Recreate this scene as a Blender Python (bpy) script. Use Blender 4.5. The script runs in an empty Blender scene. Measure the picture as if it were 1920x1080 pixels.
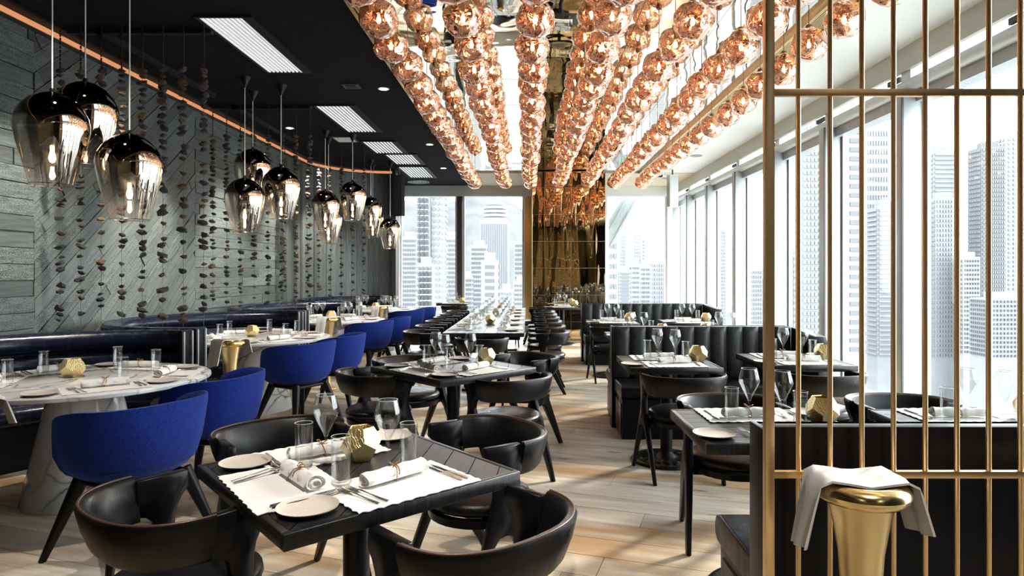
import bpy, bmesh, math, random
from mathutils import Vector, Matrix, noise
PI = math.pi
R = math.radians
random.seed(7)
S = bpy.context.scene
COL = S.collection

# ---------------------------------------------------------------- camera
CAMZ = 1.42
F = 1200.0
cam_d = bpy.data.cameras.new('camera')
cam = bpy.data.objects.new('camera', cam_d)
COL.objects.link(cam)
cam.location = (0, 0, CAMZ)
cam.rotation_euler = (PI / 2, 0, 0)
cam_d.sensor_width = 36
cam_d.lens = 36 * F / 1920
cam_d.shift_x = -30 / 1920
cam_d.shift_y = -28 / 1920
cam_d.clip_start = 0.05
cam_d.clip_end = 5000
S.camera = cam

# ---------------------------------------------------------------- world, sun, exposure
w = bpy.data.worlds.new('sky')
S.world = w
w.use_nodes = True
nt = w.node_tree
bg = nt.nodes['Background']
tc = nt.nodes.new('ShaderNodeTexCoord')
sp = nt.nodes.new('ShaderNodeSeparateXYZ')
cr = nt.nodes.new('ShaderNodeValToRGB')
cr.color_ramp.elements[0].position = 0.42
cr.color_ramp.elements[0].color = (0.62, 0.66, 0.68, 1)
cr.color_ramp.elements[1].position = 0.55
cr.color_ramp.elements[1].color = (0.90, 0.96, 1.0, 1)
mr = nt.nodes.new('ShaderNodeMapRange')
mr.inputs['From Min'].default_value = -1
mr.inputs['From Max'].default_value = 1
nt.links.new(tc.outputs['Generated'], sp.inputs[0])
nt.links.new(sp.outputs['Z'], mr.inputs['Value'])
nt.links.new(mr.outputs[0], cr.inputs[0])
nt.links.new(cr.outputs[0], bg.inputs['Color'])
bg.inputs['Strength'].default_value = 5.4

sd = bpy.data.lights.new('sun', 'SUN')
sun = bpy.data.objects.new('sun', sd)
COL.objects.link(sun)
sd.energy = 4.5
sd.angle = R(7)
sd.color = (1.0, 0.93, 0.82)
sdir = Vector((0.78, 0.55, 0.42)).normalized()
sun.rotation_euler = (sdir).to_track_quat('Z', 'Y').to_euler()
sun.location = (30, 30, 25)

S.view_settings.view_transform = 'Standard'
S.view_settings.look = 'None'
S.view_settings.gamma = 1
S.view_settings.use_curve_mapping = False
S.view_settings.exposure = 0.9
S.render.film_transparent = False
cy = S.cycles
cy.max_bounces = 9
cy.transparent_max_bounces = 16
cy.transmission_bounces = 8
cy.glossy_bounces = 5
cy.diffuse_bounces = 4
cy.sample_clamp_indirect = 6.0
cy.caustics_reflective = False
cy.caustics_refractive = False
cy.blur_glossy = 0.5

# ---------------------------------------------------------------- helpers: meshes
def mk(name, vs, fs, smooth=False, mats=None, fmat=None):
    me = bpy.data.meshes.new(name)
    me.from_pydata([tuple(v) for v in vs], [], fs)
    me.validate()
    bm = bmesh.new(); bm.from_mesh(me)
    bmesh.ops.recalc_face_normals(bm, faces=bm.faces)
    bm.to_mesh(me); bm.free()
    if smooth:
        for p in me.polygons: p.use_smooth = True
    return me

def autosmooth(me, ang=35):
    bm = bmesh.new(); bm.from_mesh(me)
    for f in bm.faces: f.smooth = True
    for e in bm.edges:
        if len(e.link_faces) == 2 and e.calc_face_angle(0) > R(ang): e.smooth = False
    bm.to_mesh(me); bm.free()
    return me

class MB:
    def __init__(s): s.v = []; s.f = []
    def add(s, vs, fs, M=None):
        n = len(s.v)
        for v in vs:
            v = Vector(v)
            s.v.append(M @ v if M else v)
        s.f += [tuple(i + n for i in f) for f in fs]
        return s
    def box(s, x0, x1, y0, y1, z0, z1, M=None):
        vs = [(x, y, z) for z in (z0, z1) for y in (y0, y1) for x in (x0, x1)]
        return s.add(vs, [(0, 2, 3, 1), (4, 5, 7, 6), (0, 1, 5, 4), (2, 6, 7, 3), (0, 4, 6, 2), (1, 3, 7, 5)], M)
    def lathe(s, prof, n=24, M=None, cap0=False, cap1=False):
        vs = []; fs = []
        for r, z in prof:
            for k in range(n):
                a = 2 * PI * k / n
                vs.append((r * math.cos(a), r * math.sin(a), z))
        for j in range(len(prof) - 1):
            for k in range(n):
                k2 = (k + 1) % n
                fs.append((j * n + k, j * n + k2, (j + 1) * n + k2, (j + 1) * n + k))
        if cap0: fs.append(tuple(range(n)))
        if cap1: fs.append(tuple((len(prof) - 1) * n + k for k in range(n)))
        return s.add(vs, fs, M)
    def tube(s, pts, r, n=6, M=None, closed=False, caps=True):
        pts = [Vector(p) for p in pts]
        vs = []; fs = []
        m = len(pts)
        up = Vector((0, 0, 1))
        for i, p in enumerate(pts):
            if closed: t = pts[(i + 1) % m] - pts[i - 1]
            else: t = pts[min(i + 1, m - 1)] - pts[max(i - 1, 0)]
            t.normalize()
            a = t.cross(up)
            if a.length < 1e-3: a = t.cross(Vector((0, 1, 0)))
            a.normalize(); b = t.cross(a)
            rr = r[i] if isinstance(r, (list, tuple)) else r
            for k in range(n):
                q = 2 * PI * k / n
                vs.append(p + a * (rr * math.cos(q)) + b * (rr * math.sin(q)))
        for i in range(m if closed else m - 1):
            j = (i + 1) % m
            for k in range(n):
                k2 = (k + 1) % n
                fs.append((i * n + k, i * n + k2, j * n + k2, j * n + k))
        if not closed and caps:
            fs.append(tuple(range(n))); fs.append(tuple((m - 1) * n + k for k in range(n)))
        return s.add(vs, fs, M)
    def prism(s, poly, h0, h1, axis='z', M=None):
        n = len(poly)
        def P(a, b, h):
            return (a, b, h) if axis == 'z' else ((h, a, b) if axis == 'x' else (a, h, b))
        vs = [P(a, b, h0) for a, b in poly] + [P(a, b, h1) for a, b in poly]
        fs = [tuple(range(n)), tuple(range(2 * n - 1, n - 1, -1))] + [(k, (k + 1) % n, n + (k + 1) % n, n + k) for k in range(n)]
        return s.add(vs, fs, M)
    def mesh(s, name, smooth=False, ang=None, bevel=0, seg=2):
        me = mk(name, s.v, s.f)
        if bevel:
            bm = bmesh.new(); bm.from_mesh(me)
            es = [e for e in bm.edges if len(e.link_faces) == 2 and e.calc_face_angle(0) > R(30)]
            bmesh.ops.bevel(bm, geom=es, offset=bevel, segments=seg, affect='EDGES', profile=0.6)
            bm.to_mesh(me); bm.free()
            autosmooth(me, 50)
        elif smooth or ang: autosmooth(me, ang or 40)
        return me

def ob(name, me, mat=None, parent=None, loc=None, rz=0, kind=None):
    if isinstance(me, MB): me = me.mesh(name)
    o = bpy.data.objects.new(name, me)
    COL.objects.link(o)
    if mat and not me.materials: me.materials.append(mat)
    if parent: o.parent = parent
    if loc: o.location = loc
    if rz: o.rotation_euler = (0, 0, rz)
    if kind: o['kind'] = kind
    return o

def thing(name, label, cat, loc=(0, 0, 0), rz=0, group=None):
    o = bpy.data.objects.new(name, None)
    COL.objects.link(o)
    o.empty_display_size = 0.1
    o.location = loc; o.rotation_euler = (0, 0, rz)
    o['label'] = label; o['category'] = cat
    if group: o['group'] = group
    return o

def tag(o, label, cat, group=None, kind=None):
    o['label'] = label; o['category'] = cat
    if group: o['group'] = group
    if kind: o['kind'] = kind
    return o

KIDS = {}
def kids(o):
    if o.name not in KIDS: KIDS[o.name] = list(o.children)
    return KIDS[o.name]
def dup(root, loc, rz, label, group=None, scale=None):
    r = root.copy(); COL.objects.link(r)
    r.location = loc; r.rotation_euler = (0, 0, rz)
    r['label'] = label
    if group: r['group'] = group
    elif 'group' in r: del r['group']
    if scale: r.scale = scale
    for ch in kids(root):
        c = ch.copy(); COL.objects.link(c); c.parent = r
        for g in kids(ch):
            d = g.copy(); COL.objects.link(d); d.parent = c
    return r
PROTO = {}
def place(key, maker, loc, rz, label, group=None):
    """first use builds the thing, later uses copy it"""
    if key not in PROTO:
        t = maker()
        PROTO[key] = t
        t.location = loc; t.rotation_euler = (0, 0, rz); t['label'] = label
        if group: t['group'] = group
        return t
    return dup(PROTO[key], loc, rz, label, group)

# ---------------------------------------------------------------- helpers: materials
def mat_new(name):
    m = bpy.data.materials.new(name); m.use_nodes = True
    t = m.node_tree
    return m, t, t.nodes['Principled BSDF'], t.nodes['Material Output']
def setp(b, col=None, rough=None, metal=None, **k):
    if col is not None: b.inputs['Base Color'].default_value = (*col, 1)
    if rough is not None: b.inputs['Roughness'].default_value = rough
    if metal is not None: b.inputs['Metallic'].default_value = metal
    for a, v in k.items(): b.inputs[a.replace('_', ' ')].default_value = v
def coords(t, scale=(1, 1, 1), rz=0, kind='Object', loc=(0, 0, 0)):
    c = t.nodes.new('ShaderNodeTexCoord'); mp = t.nodes.new('ShaderNodeMapping')
    mp.inputs['Scale'].default_value = scale; mp.inputs['Rotation'].default_value = (0, 0, rz)
    mp.inputs['Location'].default_value = loc
    t.links.new(c.outputs[kind], mp.inputs[0])
    return mp.outputs[0]
def geo_pos(t, scale=(1, 1, 1), rz=0, rx=0):
    c = t.nodes.new('ShaderNodeNewGeometry'); mp0 = t.nodes.new('ShaderNodeMapping'); mp = t.nodes.new('ShaderNodeMapping')
    mp0.inputs['Rotation'].default_value = (rx, 0, rz)
    mp.inputs['Scale'].default_value = scale
    t.links.new(c.outputs['Position'], mp0.inputs[0]); t.links.new(mp0.outputs[0], mp.inputs[0])
    return mp.outputs[0]
def nz(t, vec, scale=5, detail=4, rough=0.5, dist=0):
    n = t.nodes.new('ShaderNodeTexNoise')
    n.inputs['Scale'].default_value = scale; n.inputs['Detail'].default_value = detail
    n.inputs['Roughness'].default_value = rough; n.inputs['Distortion'].default_value = dist
    if vec is not None: t.links.new(vec, n.inputs['Vector'])
    return n.outputs['Fac']
def ramp(t, fac, stops):
    r = t.nodes.new('ShaderNodeValToRGB'); e = r.color_ramp.elements
    while len(e) < len(stops): e.new(0.5)
    for k, (p, c) in enumerate(stops):
        e[k].position = p; e[k].color = (*c, 1) if len(c) == 3 else c
    t.links.new(fac, r.inputs[0])
    return r.outputs[0]
def bump(t, b, h, strength=0.3, dist=0.01):
    n = t.nodes.new('ShaderNodeBump'); n.inputs['Strength'].default_value = strength; n.inputs['Distance'].default_value = dist
    t.links.new(h, n.inputs['Height']); t.links.new(n.outputs[0], b.inputs['Normal'])
    return n.outputs[0]
def mixc(t, fac, a, bcol, blend='MIX'):
    m = t.nodes.new('ShaderNodeMix'); m.data_type = 'RGBA'; m.blend_type = blend
    for i, v in ((0, fac), (6, a), (7, bcol)):
        if hasattr(v, 'is_linked') or hasattr(v, 'node'): t.links.new(v, m.inputs[i])
        elif i == 0: m.inputs[0].default_value = v
        else: m.inputs[i].default_value = (*v, 1)
    return m.outputs[2]
def objrand(t):
    return t.nodes.new('ShaderNodeObjectInfo').outputs['Random']
def val_mul(t, a, k, op='MULTIPLY'):
    m = t.nodes.new('ShaderNodeMath'); m.operation = op
    t.links.new(a, m.inputs[0])
    if hasattr(k, 'node'): t.links.new(k, m.inputs[1])
    else: m.inputs[1].default_value = k
    return m.outputs[0]
def simple(name, col, rough=0.5, metal=0.0, nscale=0, nstr=0.2, ndist=0.002, var=0.0, **k):
    m, t, b, o = mat_new(name); setp(b, col, rough, metal, **k)
    if nscale:
        h = nz(t, coords(t), nscale, 4)
        bump(t, b, h, nstr, ndist)
        if var:
            c = ramp(t, h, [(0.3, tuple(x * (1 - var) for x in col)), (0.7, tuple(min(1, x * (1 + var)) for x in col))])
            t.links.new(c, b.inputs['Base Color'])
    return m
def emis(name, col, s):
    m, t, b, o = mat_new(name)
    e = t.nodes.new('ShaderNodeEmission'); e.inputs[0].default_value = (*col, 1); e.inputs[1].default_value = s
    t.links.new(e.outputs[0], o.inputs[0]); t.nodes.remove(b)
    return m

M = {}
# floor: bleached oak
def floor_mat():
    m, t, b, o = mat_new('bleached oak')
    v = geo_pos(t, (0.9, 9, 1), R(18))
    g = nz(t, v, 1.6, 6, 0.6, 0.4)
    v2 = geo_pos(t, (0.45, 1.6, 1), R(18))
    big = nz(t, v2, 1.3, 3, 0.55, 0.3)
    rnd = objrand(t)
    base = ramp(t, g, [(0.25, (0.44, 0.345, 0.235)), (0.5, (0.72, 0.635, 0.50)), (0.72, (0.86, 0.80, 0.69))])
    brown = ramp(t, big, [(0.45, (0, 0, 0)), (0.62, (1, 1, 1))])
    c = mixc(t, val_mul(t, brown, 0.85), base, (0.36, 0.205, 0.085))
    rc = ramp(t, rnd, [(0, (0.72, 0.72, 0.72)), (1, (1.12, 1.12, 1.12))])
    c = mixc(t, 1.0, c, rc, 'MULTIPLY')
    kn = nz(t, geo_pos(t, (3.0, 12, 1), R(18)), 0.9, 2, 0.4)
    c = mixc(t, ramp(t, kn, [(0.70, (0, 0, 0)), (0.76, (1, 1, 1))]), c, (0.12, 0.075, 0.04))
    t.links.new(c, b.inputs['Base Color'])
    setp(b, rough=0.42)
    bump(t, b, g, 0.35, 0.004)
    return m
M['oak'] = floor_mat()
def charred(name, rx, col0, col1):
    m, t, b, o = mat_new(name)
    v = coords(t, (14, 1.2, 1.0))
    g = nz(t, v, 3, 6, 0.6, 0.3)
    vo = t.nodes.new('ShaderNodeTexVoronoi'); vo.feature = 'DISTANCE_TO_EDGE'; vo.inputs['Scale'].default_value = 42
    t.links.new(coords(t, (1.6, 1, 1)), vo.inputs['Vector'])
    cr_ = ramp(t, vo.outputs['Distance'], [(0.0, (0, 0, 0)), (0.12, (1, 1, 1))])
    rnd = objrand(t)
    c = ramp(t, g, [(0.3, col0), (0.7, col1)])
    rc = ramp(t, rnd, [(0, (0.5, 0.5, 0.5)), (1, (1.45, 1.45, 1.45))])
    c = mixc(t, 1.0, c, rc, 'MULTIPLY')
    sel = ramp(t, rnd, [(0.45, (0, 0, 0)), (0.6, (0.7, 0.7, 0.7))])
    dark = mixc(t, 1.0, c, cr_, 'MULTIPLY')
    c = mixc(t, sel, c, dark)
    t.links.new(c, b.inputs['Base Color']); setp(b, rough=0.5)
    h = mixc(t, sel, g, cr_)
    bump(t, b, h, 0.5, 0.006)
    return m
M['char'] = charred('grey charred timber', 0, (0.045, 0.054, 0.051), (0.135, 0.158, 0.149))
M['dark_wood'] = charred('black stained oak', 0, (0.012, 0.012, 0.013), (0.045, 0.045, 0.047))
def black_oak():
    m, t, b, o = mat_new('black stained oak top')
    g = nz(t, coords(t, (22, 1.3, 1)), 3, 5, 0.6, 0.6)
    c = ramp(t, g, [(0.3, (0.006, 0.006, 0.007)), (0.7, (0.024, 0.024, 0.026))])
    rc = ramp(t, objrand(t), [(0, (0.7, 0.7, 0.7)), (1, (1.3, 1.3, 1.3))])
    t.links.new(mixc(t, 1.0, c, rc, 'MULTIPLY'), b.inputs['Base Color'])
    setp(b, rough=0.36, Specular_IOR_Level=0.35); bump(t, b, g, 0.5, 0.003)
    return m
M['top'] = black_oak()
M['frame_black'] = simple('black lacquered ash', (0.006, 0.006, 0.008), 0.32, 0, 60, 0.15, 0.001, Specular_IOR_Level=0.17)
M['ceil_black'] = simple('black acoustic spray ceiling', (0.007, 0.007, 0.010), 0.9, 0, 90, 0.9, 0.02, 0.5, Specular_IOR_Level=0.15)
M['ceil_black2'] = simple('black painted metal', (0.010, 0.010, 0.014), 0.6, Specular_IOR_Level=0.2)
M['white_ceil'] = simple('white painted plaster', (0.72, 0.745, 0.73), 0.7, 0, 8, 0.05, 0.002)
M['cream_face'] = simple('cream bulkhead paint', (0.60, 0.60, 0.53), 0.65)
M['alu'] = simple('satin grey aluminium', (0.40, 0.43, 0.435), 0.42, 0.35)
M['alu_light'] = simple('pale anodised aluminium', (0.66, 0.69, 0.69), 0.4, 0.25)
M['alu_dark'] = simple('dark grey gasket', (0.05, 0.055, 0.06), 0.5, 0.3)
M['white_trim'] = simple('white enamel', (0.8, 0.82, 0.82), 0.45)
M['brass'] = simple('brushed brass', (0.78, 0.53, 0.28), 0.36, 1.0)
M['brass_dark'] = simple('aged brass', (0.52, 0.38, 0.17), 0.34, 1.0)
M['gold'] = simple('gold plated steel', (0.80, 0.60, 0.28), 0.20, 1.0, 90, 0.05, 0.0005)
M['gold_satin'] = simple('satin gold', (0.74, 0.56, 0.27), 0.36, 1.0, 200, 0.25, 0.0006)
M['steel'] = simple('polished steel', (0.6, 0.58, 0.55), 0.18, 1.0)
M['slot_white'] = simple('white grille blade with added glow', (0.85, 0.86, 0.86), 0.5, Emission_Color=(0.95, 0.97, 1.0, 1), Emission_Strength=0.28)  # emission added so the vent blades read bright
def leather(name, col, r=0.33, wr=0.22):
    m, t, b, o = mat_new(name); setp(b, col, r, Specular_IOR_Level=0.27)
    n1 = nz(t, coords(t, (1, 1, 0.35)), 26, 3, 0.5, 0.6); n2 = nz(t, coords(t), 260, 2)
    mx = val_mul(t, n1, 1.6); ad = val_mul(t, mx, n2, 'ADD')
    bump(t, b, ad, wr, 0.0022)
    rr = ramp(t, n1, [(0.3, (r - 0.06,) * 3), (0.7, (r + 0.1,) * 3)])
    t.links.new(rr, b.inputs['Roughness'])
    return m
M['leather'] = leather('black leather', (0.005, 0.005, 0.006))
M['leather_booth'] = leather('midnight glossy leather', (0.006, 0.008, 0.018), 0.22, 0.07)
M['leather_grey'] = leather('charcoal leather', (0.022, 0.024, 0.025), 0.30, 0.12)
M['piping'] = simple('dark brown piping', (0.07, 0.028, 0.014), 0.35)
def wool():
    m, t, b, o = mat_new('royal blue wool felt')
    n = nz(t, coords(t), 160, 4); n2 = nz(t, coords(t), 6, 2)
    c = ramp(t, n, [(0.3, (0.003, 0.011, 0.10)), (0.7, (0.010, 0.032, 0.25))])
    t.links.new(c, b.inputs['Base Color']); setp(b, rough=0.85, Specular_IOR_Level=0.15)
    b.inputs['Sheen Weight'].default_value = 0.22; b.inputs['Sheen Tint'].default_value = (0.25, 0.4, 1, 1)
    bump(t, b, n, 0.4, 0.002)
    return m
M['wool'] = wool()
M['wool_dark'] = simple('navy felt seat pad', (0.008, 0.010, 0.05), 0.9, 0, 150, 0.3, 0.002)
def marble():
    m, t, b, o = mat_new('white veined marble')
    v = coords(t)
    d = nz(t, v, 2.2, 6, 0.6, 0.5)
    mp = t.nodes.new('ShaderNodeMix'); mp.data_type = 'VECTOR'; mp.inputs[0].default_value = 0.35
    nn = t.nodes.new('ShaderNodeTexNoise'); nn.inputs['Scale'].default_value = 2.0; nn.inputs['Detail'].default_value = 5
    t.links.new(v, nn.inputs['Vector']); t.links.new(v, mp.inputs[4]); t.links.new(nn.outputs['Color'], mp.inputs[5])
    vo = t.nodes.new('ShaderNodeTexVoronoi'); vo.feature = 'DISTANCE_TO_EDGE'; vo.inputs['Scale'].default_value = 4.2
    t.links.new(mp.outputs[1], vo.inputs['Vector'])
    vein = ramp(t, vo.outputs['Distance'], [(0.0, (1, 1, 1)), (0.022, (0.3, 0.3, 0.3)), (0.06, (0, 0, 0))])
    soft = ramp(t, d, [(0.42, (0.82, 0.81, 0.79)), (0.62, (0.62, 0.61, 0.60)), (0.72, (0.70, 0.62, 0.50))])
    vm = val_mul(t, vein, ramp(t, nz(t, v, 3.1, 2), [(0.35, (0.0,) * 3), (0.6, (1,) * 3)]))
    c = mixc(t, vm, soft, (0.10, 0.10, 0.105))
    t.links.new(c, b.inputs['Base Color']); setp(b, rough=0.14)
    return m
M['marble'] = marble()
def linen():
    m, t, b, o = mat_new('white linen'); setp(b, (0.80, 0.78, 0.74), 0.9)
    n = nz(t, coords(t), 30, 3); n2 = nz(t, coords(t), 500, 2)
    bump(t, b, val_mul(t, val_mul(t, n, 3.0), n2, 'ADD'), 0.35, 0.002)
    return m
M['linen'] = linen()
M['ceramic'] = simple('matt stoneware', (0.60, 0.535, 0.465), 0.42, 0, 120, 0.1, 0.0006, 0.06)
M['ceramic_dark'] = simple('dark stoneware', (0.05, 0.048, 0.046), 0.4)
M['twine'] = simple('leather twine', (0.30, 0.15, 0.06), 0.6)
M['wax'] = simple('candle wax', (0.8, 0.72, 0.5), 0.5)
M['iron'] = simple('cast iron', (0.014, 0.014, 0.015), 0.34, 0.4, 30, 0.5, 0.004)
M['chain'] = simple('blackened chain', (0.06, 0.055, 0.05), 0.35, 0.8)
M['twig'] = simple('waxed string', (0.10, 0.10, 0.09), 0.6)
def stone():
    m, t, b, o = mat_new('rough mineral')
    rnd = objrand(t)
    c = ramp(t, rnd, [(0, (0.012, 0.012, 0.012)), (0.55, (0.02, 0.018, 0.017)), (0.75, (0.07, 0.030, 0.022)), (0.9, (0.12, 0.065, 0.03)), (1.0, (0.20, 0.12, 0.05))])
    t.links.new(c, b.inputs['Base Color']); setp(b, rough=0.45)
    bump(t, b, nz(t, coords(t), 60, 3), 0.8, 0.01)
    return m
M['stone'] = stone()
def thin_glass(name, tint=(1, 1, 1), refl=0.9):
    m, t, b, o = mat_new(name)
    tr = t.nodes.new('ShaderNodeBsdfTransparent'); tr.inputs[0].default_value = (*tint, 1)
    gl = t.nodes.new('ShaderNodeBsdfGlossy'); gl.inputs['Roughness'].default_value = 0.02
    lw = t.nodes.new('ShaderNodeLayerWeight'); lw.inputs[0].default_value = 0.5
    lwf = ramp(t, lw.outputs['Facing'], [(0.0, (0.05,) * 3), (0.6, (0.08,) * 3), (0.9, (0.35,) * 3), (1.0, (1,) * 3)])
    mx = t.nodes.new('ShaderNodeMixShader')
    t.links.new(val_mul(t, lwf, refl), mx.inputs[0]); t.links.new(tr.outputs[0], mx.inputs[1]); t.links.new(gl.outputs[0], mx.inputs[2])
    t.links.new(mx.outputs[0], o.inputs[0]); t.nodes.remove(b)
    return m
M['pane'] = thin_glass('window glass', (0.98, 0.99, 0.99), 0.35)
def crystal():
    m, t, b, o = mat_new('clear crystal')
    tr = t.nodes.new('ShaderNodeBsdfTransparent')
    lw = t.nodes.new('ShaderNodeLayerWeight'); lw.inputs[0].default_value = 0.35
    t.links.new(ramp(t, lw.outputs['Facing'], [(0.0, (0.985, 0.99, 0.99)), (0.6, (0.94, 0.95, 0.95)), (0.85, (0.68, 0.70, 0.71)), (1.0, (0.35, 0.38, 0.39))]), tr.inputs[0])
    gl = t.nodes.new('ShaderNodeBsdfGlossy'); gl.inputs['Roughness'].default_value = 0.015
    fr = ramp(t, lw.outputs['Facing'], [(0.0, (0.05,) * 3), (0.5, (0.10,) * 3), (0.75, (0.36,) * 3), (1.0, (0.9,) * 3)])
    mx = t.nodes.new('ShaderNodeMixShader')
    t.links.new(fr, mx.inputs[0]); t.links.new(tr.outputs[0], mx.inputs[1]); t.links.new(gl.outputs[0], mx.inputs[2])
    t.links.new(mx.outputs[0], o.inputs[0]); t.nodes.remove(b)
    return m
M['crystal'] = crystal()
def mirror(name, col, rough, bs, scale, bd, sc=(1, 1, 1)):
    m, t, b, o = mat_new(name); setp(b, col, rough, 1.0)
    n = nz(t, geo_pos(t, sc), scale, 2, 0.4)
    bump(t, b, n, bs, bd)
    return m
M['mirror_ceil'] = mirror('mirror polished steel', (0.86, 0.82, 0.72), 0.015, 0.25, 1.6, 0.03)
M['mirror_gold'] = mirror('bronze mirror', (0.56, 0.45, 0.27), 0.02, 0.35, 1.0, 0.05, (3.0, 3.0, 0.5))
def copper_globe():
    m, t, b, o = mat_new('mirrored copper blown glass')
    v = coords(t)
    rnd = objrand(t)
    n = nz(t, v, 7, 2, 0.45, 1.6)
    pb = t.nodes.new('ShaderNodeBump'); pb.inputs['Strength'].default_value = 0.45; pb.inputs['Distance'].default_value = 0.05
    t.links.new(n, pb.inputs['Height'])
    setp(b, (0.80, 0.50, 0.37), 0.025, 1.0, Coat_Weight=1.0, Coat_Roughness=0.02, Coat_IOR=1.75)
    t.links.new(pb.outputs[0], b.inputs['Normal'])
    tr = t.nodes.new('ShaderNodeBsdfTransparent'); tr.inputs[0].default_value = (0.95, 0.74, 0.60, 1)
    lw = t.nodes.new('ShaderNodeLayerWeight'); lw.inputs[0].default_value = 0.45
    t.links.new(pb.outputs[0], lw.inputs['Normal'])
    fac = ramp(t, lw.outputs['Facing'], [(0.0, (0.58,) * 3), (0.5, (0.80,) * 3), (1.0, (0.94,) * 3)])
    mx = t.nodes.new('ShaderNodeMixShader')
    t.links.new(fac, mx.inputs[0]); t.links.new(tr.outputs[0], mx.inputs[1]); t.links.new(b.outputs[0], mx.inputs[2])
    t.links.new(mx.outputs[0], o.inputs[0])
    return m
M['globe'] = copper_globe()
def fade_glass():
    m, t, b, o = mat_new('chrome to clear faded glass')
    setp(b, (0.72, 0.62, 0.52), 0.03, 1.0)
    c = t.nodes.new('ShaderNodeTexCoord'); s_ = t.nodes.new('ShaderNodeSeparateXYZ')
    t.links.new(c.outputs['Object'], s_.inputs[0])
    mrr = t.nodes.new('ShaderNodeMapRange'); mrr.inputs['From Min'].default_value = -0.60; mrr.inputs['From Max'].default_value = 0.0
    t.links.new(s_.outputs['Z'], mrr.inputs['Value'])
    fac = ramp(t, mrr.outputs[0], [(0.0, (0.10,) * 3), (0.18, (0.35,) * 3), (0.45, (0.82,) * 3), (0.7, (0.98,) * 3)])
    col = ramp(t, mrr.outputs[0], [(0.0, (0.85, 0.78, 0.7)), (0.66, (0.78, 0.70, 0.60)), (0.70, (0.16, 0.13, 0.11)), (1.0, (0.06, 0.05, 0.05))])
    t.links.new(col, b.inputs['Base Color'])
    bump(t, b, nz(t, coords(t, (6, 6, 0.3)), 3, 2), 0.10, 0.01)
    tr = t.nodes.new('ShaderNodeBsdfTransparent'); tr.inputs[0].default_value = (0.97, 0.93, 0.88, 1)
    mx = t.nodes.new('ShaderNodeMixShader')
    t.links.new(fac, mx.inputs[0]); t.links.new(tr.outputs[0], mx.inputs[1]); t.links.new(b.outputs[0], mx.inputs[2])
    t.links.new(mx.outputs[0], o.inputs[0])
    return m
M['fade'] = fade_glass()
M['bulb'] = emis('warm filament bulb', (1.0, 0.74, 0.46), 34)
M['bulb_big'] = emis('warm pendant bulb', (1.0, 0.66, 0.36), 14)
M['led'] = emis('amber LED cove glow', (1.0, 0.42, 0.19), 0.40)
M['down'] = emis('downlight lens', (1.0, 0.97, 0.92), 25)
M['cord'] = simple('white woven cord', (0.75, 0.72, 0.66), 0.6)
M['cord_brass'] = simple('bronze cord', (0.35, 0.19, 0.10), 0.4, 0.6)
def facade(name, c, v=0.06):
    return simple(name, c, 0.8, 0, 0.4, 0.0, 0.0, v)
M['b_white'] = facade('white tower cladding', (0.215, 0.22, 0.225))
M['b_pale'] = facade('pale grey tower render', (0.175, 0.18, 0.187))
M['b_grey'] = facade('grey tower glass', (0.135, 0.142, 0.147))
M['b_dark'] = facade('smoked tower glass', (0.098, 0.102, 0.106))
M['back_wall'] = simple('bronze coloured wall panel', (0.20, 0.145, 0.06), 0.5)  # unseen wall; warm colour chosen to tint the mirror column's reflection
M['b_haze'] = facade('hazy distant tower', (0.20, 0.205, 0.21))  # distance haze put into the pale body colour
M['b_win3'] = simple('hazy distant window glass', (0.185, 0.19, 0.195), 0.6, Specular_IOR_Level=0.1)  # haze put into the colour: windows kept close to the wall tone
M['b_win'] = simple('dark window glass', (0.085, 0.09, 0.095), 0.5, Specular_IOR_Level=0.2)  # even dark tone for tower windows
M['b_win2'] = simple('pale window glass', (0.135, 0.14, 0.146), 0.5, Specular_IOR_Level=0.2)
M['hill'] = simple('hazy wooded hillside', (0.058, 0.061, 0.064), 1.0, 0, 0.02, 0.0, 0.0, 0.22)  # haze put into the grey hillside colour
M['cityfloor'] = simple('hazy street level', (0.16, 0.165, 0.17), 1.0, 0, 0.05, 0, 0, 0.1)  # haze put into the pale ground colour

# ---------------------------------------------------------------- geometry: strips clipped to a rectangle
def clip(poly, W, H):
    def cut(P, f):
        out = []
        for i in range(len(P)):
            a, b_ = P[i], P[(i + 1) % len(P)]
            fa, fb = f(a), f(b_)
            if fa >= 0: out.append(a)
            if (fa >= 0) != (fb >= 0):
                q = fa / (fa - fb)
                out.append((a[0] + (b_[0] - a[0]) * q, a[1] + (b_[1] - a[1]) * q))
        return out
    for f in (lambda p: p[0], lambda p: W - p[0], lambda p: p[1], lambda p: H - p[1]):
        poly = cut(poly, f)
        if len(poly) < 3: return None
    ar = 0
    for i in range(len(poly)):
        a, b_ = poly[i], poly[(i + 1) % len(poly)]
        ar += a[0] * b_[1] - a[1] * b_[0]
    return poly if abs(ar) > 0.003 * (W * H) ** 0.5 * 0.4 else None
def strips(W, H, ang, wid, gap, lmin=None, lmax=None, rnd=None):
    """boards of width wid at angle ang covering the rectangle W x H; (polygon, board direction)"""
    rnd = rnd or random
    c, s = math.cos(ang), math.sin(ang)
    D = abs(W) + abs(H)
    res = []
    k = -int(D / wid) - 1
    while k * wid < D:
        v0, v1 = k * wid + gap / 2, (k + 1) * wid - gap / 2
        segs = []
        if lmin:
            u = -D - rnd.uniform(0, lmax)
            while u < D:
                L = rnd.uniform(lmin, lmax)
                segs.append((u + gap / 2, u + L - gap / 2)); u += L
        else: segs = [(-D, D)]
        for u0, u1 in segs:
            q = [(u0, v0), (u1, v0), (u1, v1), (u0, v1)]
            q = [(u * c - v * s, u * s + v * c) for u, v in q]
            p = clip(q, W, H)
            if p: res.append(p)
        k += 1
    return res
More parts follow.
